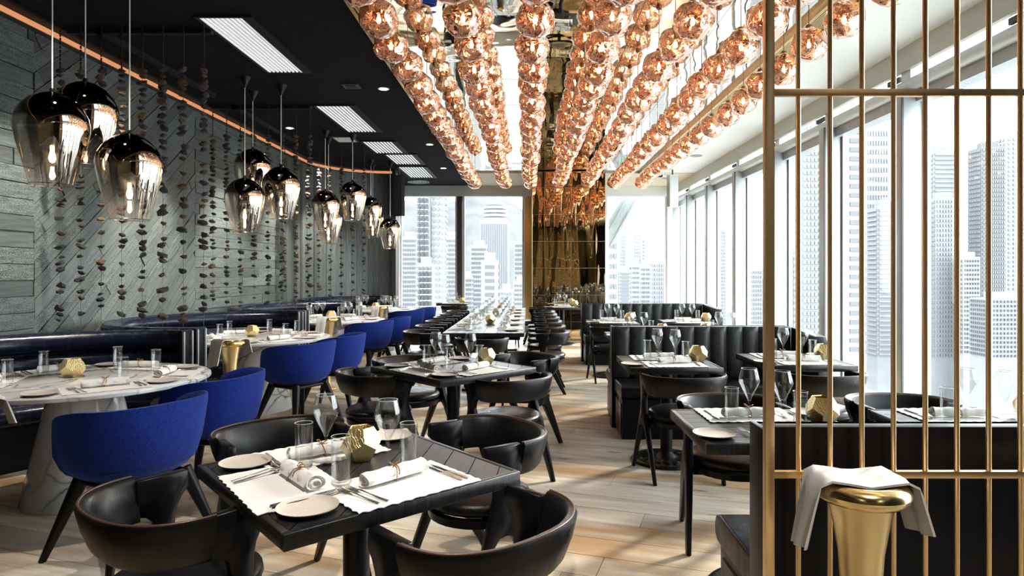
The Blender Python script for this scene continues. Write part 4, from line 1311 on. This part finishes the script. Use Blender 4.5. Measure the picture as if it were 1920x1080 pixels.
# ================================================================ COPPER GLOBES
def globe_mesh(seed):
    bm = bmesh.new()
    bmesh.ops.create_icosphere(bm, subdivisions=4, radius=0.14)
    o = Vector((seed * 7.3, seed * 2.1, 1.7))
    for v in bm.verts:
        d = v.co.normalized()
        n1 = noise.noise(d * 1.3 + o); n2 = noise.noise(d * 3.1 + o * 2)
        v.co *= 1 + 0.10 * n1 + 0.075 * n2
        v.co.z *= 0.96
        if d.z > 0.93: v.co.z -= (d.z - 0.93) * 0.15
    me = bpy.data.meshes.new('shade'); bm.to_mesh(me); bm.free()
    for p in me.polygons: p.use_smooth = True
    me.materials.append(M['globe'])
    return me
GM = [globe_mesh(k) for k in range(5)]
bulb_me = MB().lathe([(0.001, -0.030), (0.011, -0.026), (0.016, -0.014), (0.015, 0.0), (0.008, 0.02), (0.006, 0.03)], 10).mesh('bulb', ang=80)
cap_me = MB().lathe([(0.001, 0.155), (0.022, 0.155), (0.026, 0.145), (0.026, 0.118), (0.014, 0.112), (0.014, 0.04), (0.001, 0.04)], 14).mesh('cap', ang=50)
cord_me = MB().tube([(0, 0, 0.15), (0, 0, 0.335)], 0.0035, 5).mesh('cord', ang=80)
bulb_me.materials.append(M['bulb']); cap_me.materials.append(M['cord_brass']); cord_me.materials.append(M['cord_brass'])
GX_ = [-1.07, -0.47, 0.04, 0.61, 1.17, 1.70, 2.26]
GR = ['against the black ceiling', 'second from the black ceiling', 'third from the black ceiling', 'in the middle', 'third from the windows', 'second from the windows', 'closest to the windows']
gr_ = random.Random(21)
for i, x in enumerate(GX_):
    for k in range(17):
        y = 4.02 + 0.545 * k + gr_.uniform(-0.03, 0.03)
        lab = '%s copper glass globe from the near end of the row %s' % (ORD[k], GR[i])
        t = thing('globe_pendant', lab, 'pendant lamp', (x + gr_.uniform(-0.02, 0.02), y, 3.23 + gr_.uniform(-0.015, 0.015)), gr_.uniform(0, 6.28), 'copper glass globe pendants')
        for nm, me in (('shade', GM[gr_.randrange(5)]), ('bulb', bulb_me), ('cap', cap_me), ('cord', cord_me)):
            ob(nm, me, None, t)
# ================================================================ CHROME PENDANTS
def make_fade():
    t = thing('teardrop_pendant', '', 'pendant lamp')
    prof = [(0.012, 0.0), (0.03, -0.004), (0.08, -0.022), (0.13, -0.055), (0.172, -0.105), (0.198, -0.16), (0.206, -0.21), (0.203, -0.26), (0.19, -0.33), (0.168, -0.42), (0.145, -0.51), (0.124, -0.598), (0.119, -0.598)]
    ob('shade', MB().lathe(prof, 48).mesh('shade', ang=60), M['fade'], t)
    ob('rim', MB().lathe([(0.124, -0.597), (0.126, -0.600), (0.119, -0.601), (0.118, -0.597)], 40), M['steel'], t)
    ob('cap', MB().lathe([(0.001, 0.022), (0.012, 0.022), (0.016, 0.015), (0.016, -0.004), (0.001, -0.006)], 16).mesh('cap', ang=50), M['frame_black'], t)
    ob('lamp_holder', MB().lathe([(0.001, -0.004), (0.016, -0.006), (0.02, -0.20), (0.027, -0.22), (0.027, -0.34), (0.02, -0.36), (0.001, -0.36)], 18).mesh('lh', ang=50), M['steel'], t)
    ob('bulb', MB().lathe([(0.012, -0.36), (0.012, -0.385), (0.018, -0.41), (0.020, -0.43), (0.014, -0.45), (0.001, -0.458)], 16).mesh('b', ang=80), M['bulb_big'], t)
    return t
PL = [(98, 172, 4.11, 'wall side of'), (160, 153, 4.55, 'highest of'), (243, 250, 4.44, 'aisle side of'),
      (459, 333, 6.95, 'lowest of'), (474, 279, 7.5, 'highest of'), (527, 312, 7.25, 'aisle side of'),
      (610, 357, 9.57, 'wall side of'), (616, 385, 10.0, 'lowest of'), (661, 340, 9.83, 'aisle side of'),
      (695.5, 369, 12.05, 'wall side of'), (699, 389, 12.6, 'middle of'), (731.5, 408, 12.3, 'aisle side of')]
for i, (px, py, d, wh) in enumerate(PL):
    x = (px - 990) * d / F; z = CAMZ + (512 - py) * d / F
    if 'fade' not in PROTO:
        t = make_fade(); PROTO['fade'] = t; kids(t)
        t.location = (x, d, z)
        base = t
    else: t = dup(PROTO['fade'], (x, d, z), 0.7 * i, '')
    t['label'] = 'chrome teardrop pendant, %s the trio over the %s round table' % (wh, TN[i // 3])
    t['group'] = 'chrome teardrop pendants'
    H = CZ - z
    sl = 0.05 if i % 3 != 2 else 0.04
    ob('cord', MB().tube([(0, 0, 0.02), (0, 0, H - 0.10)], 0.0045, 6).mesh('cord', ang=80), M['cord'], t)
    ob('canopy', MB().lathe([(0.012, H - 0.12), (0.016, H - 0.10), (0.062, H), (0.001, H)], 20).mesh('canopy', ang=40), M['frame_black'], t)
# ================================================================ STONE STRANDS
SM = []
for s in range(6):
    bm = bmesh.new(); bmesh.ops.create_icosphere(bm, subdivisions=1, radius=1)
    rs = random.Random(s)
    for v in bm.verts: v.co = v.co * rs.uniform(0.62, 1.25); v.co.z *= 0.62
    me = bpy.data.meshes.new('stone'); bm.to_mesh(me); bm.free(); me.materials.append(M['stone']); SM.append(me)
rs = random.Random(44)
def strand(x, y, zb, lab):
    zt = CZ - 0.02
    t = thing('stone_strand', lab, 'hanging stones', (x, y, zb), 0, 'hanging strands of dark stones')
    H = zt - zb
    ob('string', MB().tube([(0, 0, 0), (0, 0, H - 0.35)], 0.0018, 4), M['twig'], t)
    ch = MB(); z = H - 0.02
    while z > H - 0.36:
        ch.box(-0.006, 0.006, -0.003, 0.003, z - 0.028, z - 0.002); z -= 0.034
    ob('chain', ch, M['chain'], t)
    z = H - 0.40
    def st(z, sc):
        o = bpy.data.objects.new('stone', SM[rs.randrange(6)]); COL.objects.link(o); o.parent = t
        o.location = (rs.uniform(-0.008, 0.008), rs.uniform(-0.008, 0.008), z)
        o.rotation_euler = (rs.uniform(-0.5, 0.5), rs.uniform(-0.5, 0.5), rs.uniform(0, 6.3)); o.scale = (sc, sc, sc)
    for _ in range(rs.randint(9, 13)):
        st(z, rs.uniform(0.026, 0.047)); z -= rs.uniform(0.045, 0.062)
    while z > 0.08:
        for _ in range(rs.choice((1, 1, 1, 2, 3))):
            st(z, rs.uniform(0.025, 0.047)); z -= 0.05
        z -= rs.uniform(0.03, 0.095)
for c, (y, px0, px1) in enumerate(((5.40, 113, 382), (8.0, 399, 581), (10.6, 534, 683))):
    for k in range(8):
        px = px0 + (px1 - px0) * k / 7
        strand((px - 990) * y / F, y, 0.955, '%s strand of dark stones from the wall, in the curtain behind the %s booth' % (ORD[k], TN[c]))
t = None
# ================================================================ CITY BEYOND THE GLASS
city_rnd = random.Random(9)
def tower(nm, lab, px0, px1, ytop, d, body, win, nx, fh, deep=None, style='grid', side=True, zb=-90, extra=None, cr_=None):
    """block standing d metres away between two sight lines"""
    x0 = (px0 - 990) * d / F; x1 = (px1 - 990) * d / F
    fh = fh * d / F                                   # floor height
    zt = CAMZ + (512 - ytop) * d / F
    dep = deep or (x1 - x0) * 0.8
    t = thing('tower', lab, 'building', ((x0 + x1) / 2, d, zb))
    W = x1 - x0; H = zt - zb
    ob('walls', MB().box(-W / 2, W / 2, 0, dep, 0, H), M[body], t)
    wn = MB()
    lo = max(0, -zb - 0.12 * d)                      # nothing to see far below the sill line
    nf = int((H - lo) / fh)
    def row(z, a0, a1, P, n):
        w_ = (a1 - a0) / n
        for i in range(n):
            c = a0 + (i + 0.5) * w_
            P(c, w_, z)
    if style == 'grid':
        for k in range(nf):
            z = H - (k + 0.9) * fh
            row(z, -W / 2 + W * 0.04, W / 2 - W * 0.04, lambda c, w_, z: wn.box(c - w_ * 0.30, c + w_ * 0.30, -0.25, -0.02, z, z + fh * 0.5), nx)
            if side:
                sx_ = -1 if x0 > 0 else 1
                X = sx_ * W / 2
                row(z, dep * 0.05, dep * 0.95, lambda c, w_, z: wn.box(min(X, X + sx_ * 0.25), max(X, X + sx_ * 0.25), c - w_ * 0.3, c + w_ * 0.3, z, z + fh * 0.5), max(3, nx - 1))
    elif style == 'fins':
        for i in range(nx):
            c = -W / 2 + (i + 0.5) * W / nx
            wn.box(c - W / nx * 0.24, c + W / nx * 0.24, -0.3, -0.02, lo, H - fh * 1.3)
    elif style == 'bands':
        for k in range(nf):
            z = H - (k + 0.9) * fh
            wn.box(-W / 2 + W * 0.05, W / 2 - W * 0.05, -0.3, -0.02, z, z + fh * 0.45)
            if side:
                sx_ = -1 if x0 > 0 else 1; X = sx_ * W / 2
                wn.box(min(X, X + sx_ * 0.3), max(X, X + sx_ * 0.3), dep * 0.05, dep * 0.95, z, z + fh * 0.45)
    elif style == 'balcony':
        bl = MB()
        for k in range(nf):
            z = H - (k + 0.9) * fh
            row(z, -W / 2, W / 2, lambda c, w_, z: wn.box(c - w_ * 0.36, c + w_ * 0.2, -0.25, -0.02, z, z + fh * 0.62), nx)
            row(z, -W / 2, W / 2, lambda c, w_, z: bl.box(c - w_ * 0.42, c + w_ * 0.28, -1.4, 0, z - fh * 0.14, z), nx)
        ob('balconies', bl, M['b_white'], t, kind='stuff')
    if wn.v: ob('windows', wn, M[win], t, kind='stuff')
    rt = MB().box(-W * 0.3, W * 0.3, dep * 0.2, dep * 0.7, H, H + min(fh * 1.4, 2.6)).box(-W / 2, W / 2, 0, 0.4, H, H + fh * 0.3)
    ob('roof_plant', rt, M[body], t)
    return t
B = 'beyond the far windows'
tower('t', 'tall dark balcony tower rising past the window head ' + B, 782, 806, 340, 95, 'b_pale', 'b_win', 3, 11, style='balcony')
tower('t', 'slim white tower face beside the dark balcony tower ' + B, 809, 834, 330, 96, 'b_white', 'b_win2', 3, 11)
tower('t', 'pale tower with small windows at the wall end ' + B, 752, 781, 446, 170, 'b_pale', 'b_win', 6, 8.5)
tower('t', 'thin pale tower behind the window frame ' + B, 834, 861, 446, 150, 'b_pale', 'b_win', 5, 8.5)
tower('t', 'low white balcony block between the two tall towers ' + B, 783, 812, 497, 70, 'b_white', 'b_win', 4, 11, style='balcony')
tower('t', 'white stepped residential tower left of the round tower ' + B, 882, 913, 462, 160, 'b_white', 'b_win', 7, 8.5)
tower('t', 'low grey block beside the dark mullion ' + B, 870, 886, 520, 140, 'b_pale', 'b_win', 4, 8.5)
tower('t', 'blank white tower with one column of windows ' + B, 902, 934, 492, 110, 'b_white', 'b_win', 1, 13)
tower('t', 'pale residential tower by the mirror column ' + B, 964, 992, 455, 190, 'b_pale', 'b_win', 6, 8.5)
tower('t', 'low white block under the round tower ' + B, 936, 962, 545, 120, 'b_white', 'b_win2', 5, 8.5)
tower('t', 'pale slab block low between the round tower and the mirror column ' + B, 962, 996, 530, 130, 'b_white', 'b_win', 6, 8.5)
# round topped tower
d = 260
x0, x1 = (900 - 990) * d / F, (953 - 990) * d / F; W = x1 - x0; zt = CAMZ + (512 - 412) * d / F; zb = -90
t = thing('round_tower', 'white finned tower crowned by a ringed drum ' + B, 'building', ((x0 + x1) / 2, d, zb)); H = zt - zb
ob('walls', MB().box(-W / 2, W / 2, 0, W, 0, H), M['b_white'], t)
wn = MB()
for i in range(13):
    c = -W / 2 + (i + 0.5) * W / 13
    wn.box(c - W / 13 * 0.25, c + W / 13 * 0.25, -0.4, -0.02, 20, H - 1.5)
ob('window_slots', wn, M['b_win2'], t, kind='stuff')
dr = W * 0.40
MM = Matrix.Translation((0, W / 2, H))
ob('drum', MB().lathe([(dr * 0.9, 0), (dr * 0.9, 6.4)], 40, MM, cap1=True).mesh('d', ang=40), M['b_win'], t)
for k in range(4):
    ob('drum_ring', MB().lathe([(dr, k * 1.6), (dr, k * 1.6 + 0.95), (dr * 0.86, k * 1.6 + 0.95), (dr * 0.86, k * 1.6)], 40, MM).mesh('r', ang=40), M['b_white'], t)
D_ = 'beyond the braced far window'
tower('t', 'tall white block with paired windows behind the diagonal brace ' + D_, 1128, 1159, 430, 60, 'b_white', 'b_win', 3, 19)
tower('t', 'grey and white banded office block ' + D_, 1161, 1182, 508, 80, 'b_white', 'b_win', 3, 6.8, style='bands')
tower('t', 'white apartment block just right of the banded block ' + D_, 1184, 1200, 497, 120, 'b_white', 'b_win', 4, 9)
tower('t', 'white twin apartment block ' + D_, 1201, 1220, 500, 125, 'b_white', 'b_win', 4, 8.5)
tower('t', 'pale apartment block at the corner post ' + D_, 1221, 1250, 492, 135, 'b_pale', 'b_win2', 6, 8.5)
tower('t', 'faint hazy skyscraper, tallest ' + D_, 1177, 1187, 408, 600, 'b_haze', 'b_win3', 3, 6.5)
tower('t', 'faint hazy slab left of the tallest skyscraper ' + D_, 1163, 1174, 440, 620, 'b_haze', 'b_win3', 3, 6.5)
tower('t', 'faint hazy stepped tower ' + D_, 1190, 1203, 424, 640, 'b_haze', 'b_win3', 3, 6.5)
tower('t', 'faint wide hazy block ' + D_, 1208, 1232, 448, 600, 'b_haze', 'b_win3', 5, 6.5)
Rr = 'through the side windows'
tower('t', 'hazy tower seen in the narrow pane farthest along ' + Rr, 1339, 1362, 432, 300, 'b_pale', 'b_win2', 5, 6.5)
tower('t', 'hazy slender tower in the second narrow pane ' + Rr, 1394, 1406, 452, 260, 'b_pale', 'b_win2', 3, 6.5)
tower('t', 'low pale cluster tower in the second narrow pane ' + Rr, 1408, 1430, 505, 220, 'b_pale', 'b_win2', 5, 8.5)
tower('t', 'grey block behind the first brass rod ' + Rr, 1474, 1496, 478, 150, 'b_grey', 'b_win2', 5, 8.5)
tower('t', 'tall gridded glass tower between the first two rods ' + Rr, 1503, 1542, 232, 110, 'b_grey', 'b_white', 5, 12)
tower('t', 'tall white tower with a single ladder of windows ' + Rr, 1584, 1622, 236, 90, 'b_white', 'b_win', 1, 17, side=False)
tower('t', 'tall pale tower behind the white ladder tower ' + Rr, 1624, 1668, 240, 150, 'b_white', 'b_win2', 8, 17)
tower('t', 'grey banded block low between two rods ' + Rr, 1645, 1690, 388, 120, 'b_grey', 'b_win2', 4, 9, style='bands')
tower('t', 'grey tower with a dark crown band ' + Rr, 1750, 1794, 284, 130, 'b_grey', 'b_win2', 6, 8.5, style='bands')
tower('t', 'lower shoulder of the banded grey tower ' + Rr, 1754, 1800, 372, 125, 'b_grey', 'b_win2', 8, 9, deep=3.5)
tower('t', 'small white block low between the grey towers ' + Rr, 1806, 1838, 484, 120, 'b_white', 'b_win', 6, 8.5)
tower('t', 'thin pale tower beside the dark slab ' + Rr, 1824, 1838, 412, 200, 'b_pale', 'b_win', 4, 8.5)
tower('t', 'dark glass slab tower at the picture edge ' + Rr, 1840, 1886, 276, 140, 'b_dark', 'b_win2', 10, 8.5)
tower('t', 'white faced tower joined to the dark slab ' + Rr, 1886, 1935, 256, 150, 'b_white', 'b_win2', 5, 8.5)
tower('t', 'low glass roofed block under the dark slab ' + Rr, 1858, 1930, 560, 100, 'b_pale', 'b_win', 10, 8.5)
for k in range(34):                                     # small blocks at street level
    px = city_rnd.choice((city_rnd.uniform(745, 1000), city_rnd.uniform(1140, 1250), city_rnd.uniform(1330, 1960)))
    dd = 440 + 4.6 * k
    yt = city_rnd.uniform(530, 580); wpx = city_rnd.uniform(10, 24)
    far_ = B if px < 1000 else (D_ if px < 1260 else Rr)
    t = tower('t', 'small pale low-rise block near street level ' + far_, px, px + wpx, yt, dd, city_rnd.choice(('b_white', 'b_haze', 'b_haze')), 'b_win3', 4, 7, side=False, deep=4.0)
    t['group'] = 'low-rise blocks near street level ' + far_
hl = MB(); n = 70; vs = []; fs = []
for i in range(n + 1):
    px = 560 + (1330 - 560) * i / n
    base = 376 + 8 * math.sin(i * 0.35) + 10 * noise.noise(Vector((i * 0.23, 0, 0))) + max(0, (px - 960)) * 0.55
    for j in range(9):
        q = j / 8
        dd = 1500 - 700 * q
        zt = CAMZ + (512 - base) * 1500 / F
        z = zt * (1 - q) + (-90) * q + 28 * noise.noise(Vector((i * 0.4, j * 0.9, 2))) * (0.3 + q)
        vs.append(((px - 990) * 1500 / F, dd, z))
for i in range(n):
    for j in range(8):
        a = i * 9 + j
        fs.append((a, a + 1, a + 10, a + 9))
struct('hill', autosmooth(mk('hill', vs, fs), 180), M['hill'])
struct('ground_city', MB().box(-900, 1500, 20, 1600, -92, -90), M['cityfloor'])

# ================================================================ ROOM LAMPS (fitted downlights, wall washers, added spots without a fixture)
def spot(x, y, z, tx, ty, tz, e, ang=70, col=(1, 0.93, 0.84), bl=0.8, r=0.05):
    l = bpy.data.lights.new('spot', 'SPOT'); l.energy = e; l.spot_size = R(ang); l.spot_blend = bl; l.color = col; l.shadow_soft_size = r
    o = bpy.data.objects.new('spot', l); COL.objects.link(o); o.location = (x, y, z)
    o.rotation_euler = (Vector((x, y, z)) - Vector((tx, ty, tz))).to_track_quat('Z', 'Y').to_euler()
for x, y in ((-1.67, 7.4), (-1.63, 10.6), (-1.72, 13.0)): spot(x, y, CZ - 0.03, x, y, 0, 60, 100)
for y, e_ in ((3.2, 60), (5.0, 300), (6.8, 420), (8.6, 420), (10.4, 480), (12.0, 300)): spot(-3.3, y, CZ - 0.06, -4.15, y + 0.3, 1.0, e_, 58)
for T in BT: spot(-2.75, T - 0.2, CZ - 0.05, -2.75, T, 0.75, 110, 70)  # extra spots added at ceiling level over the booth tables
spot(-0.5, 1.6, CZ + 0.0, -0.6, 2.3, 0.75, 170, 60)  # unseen spot added to brighten the front table's linen
spot(1.1, 0.5, CZ - 0.05, 0.86, 1.6, 0.87, 110, 40)  # unseen spot added to lift the cloth on the front stand
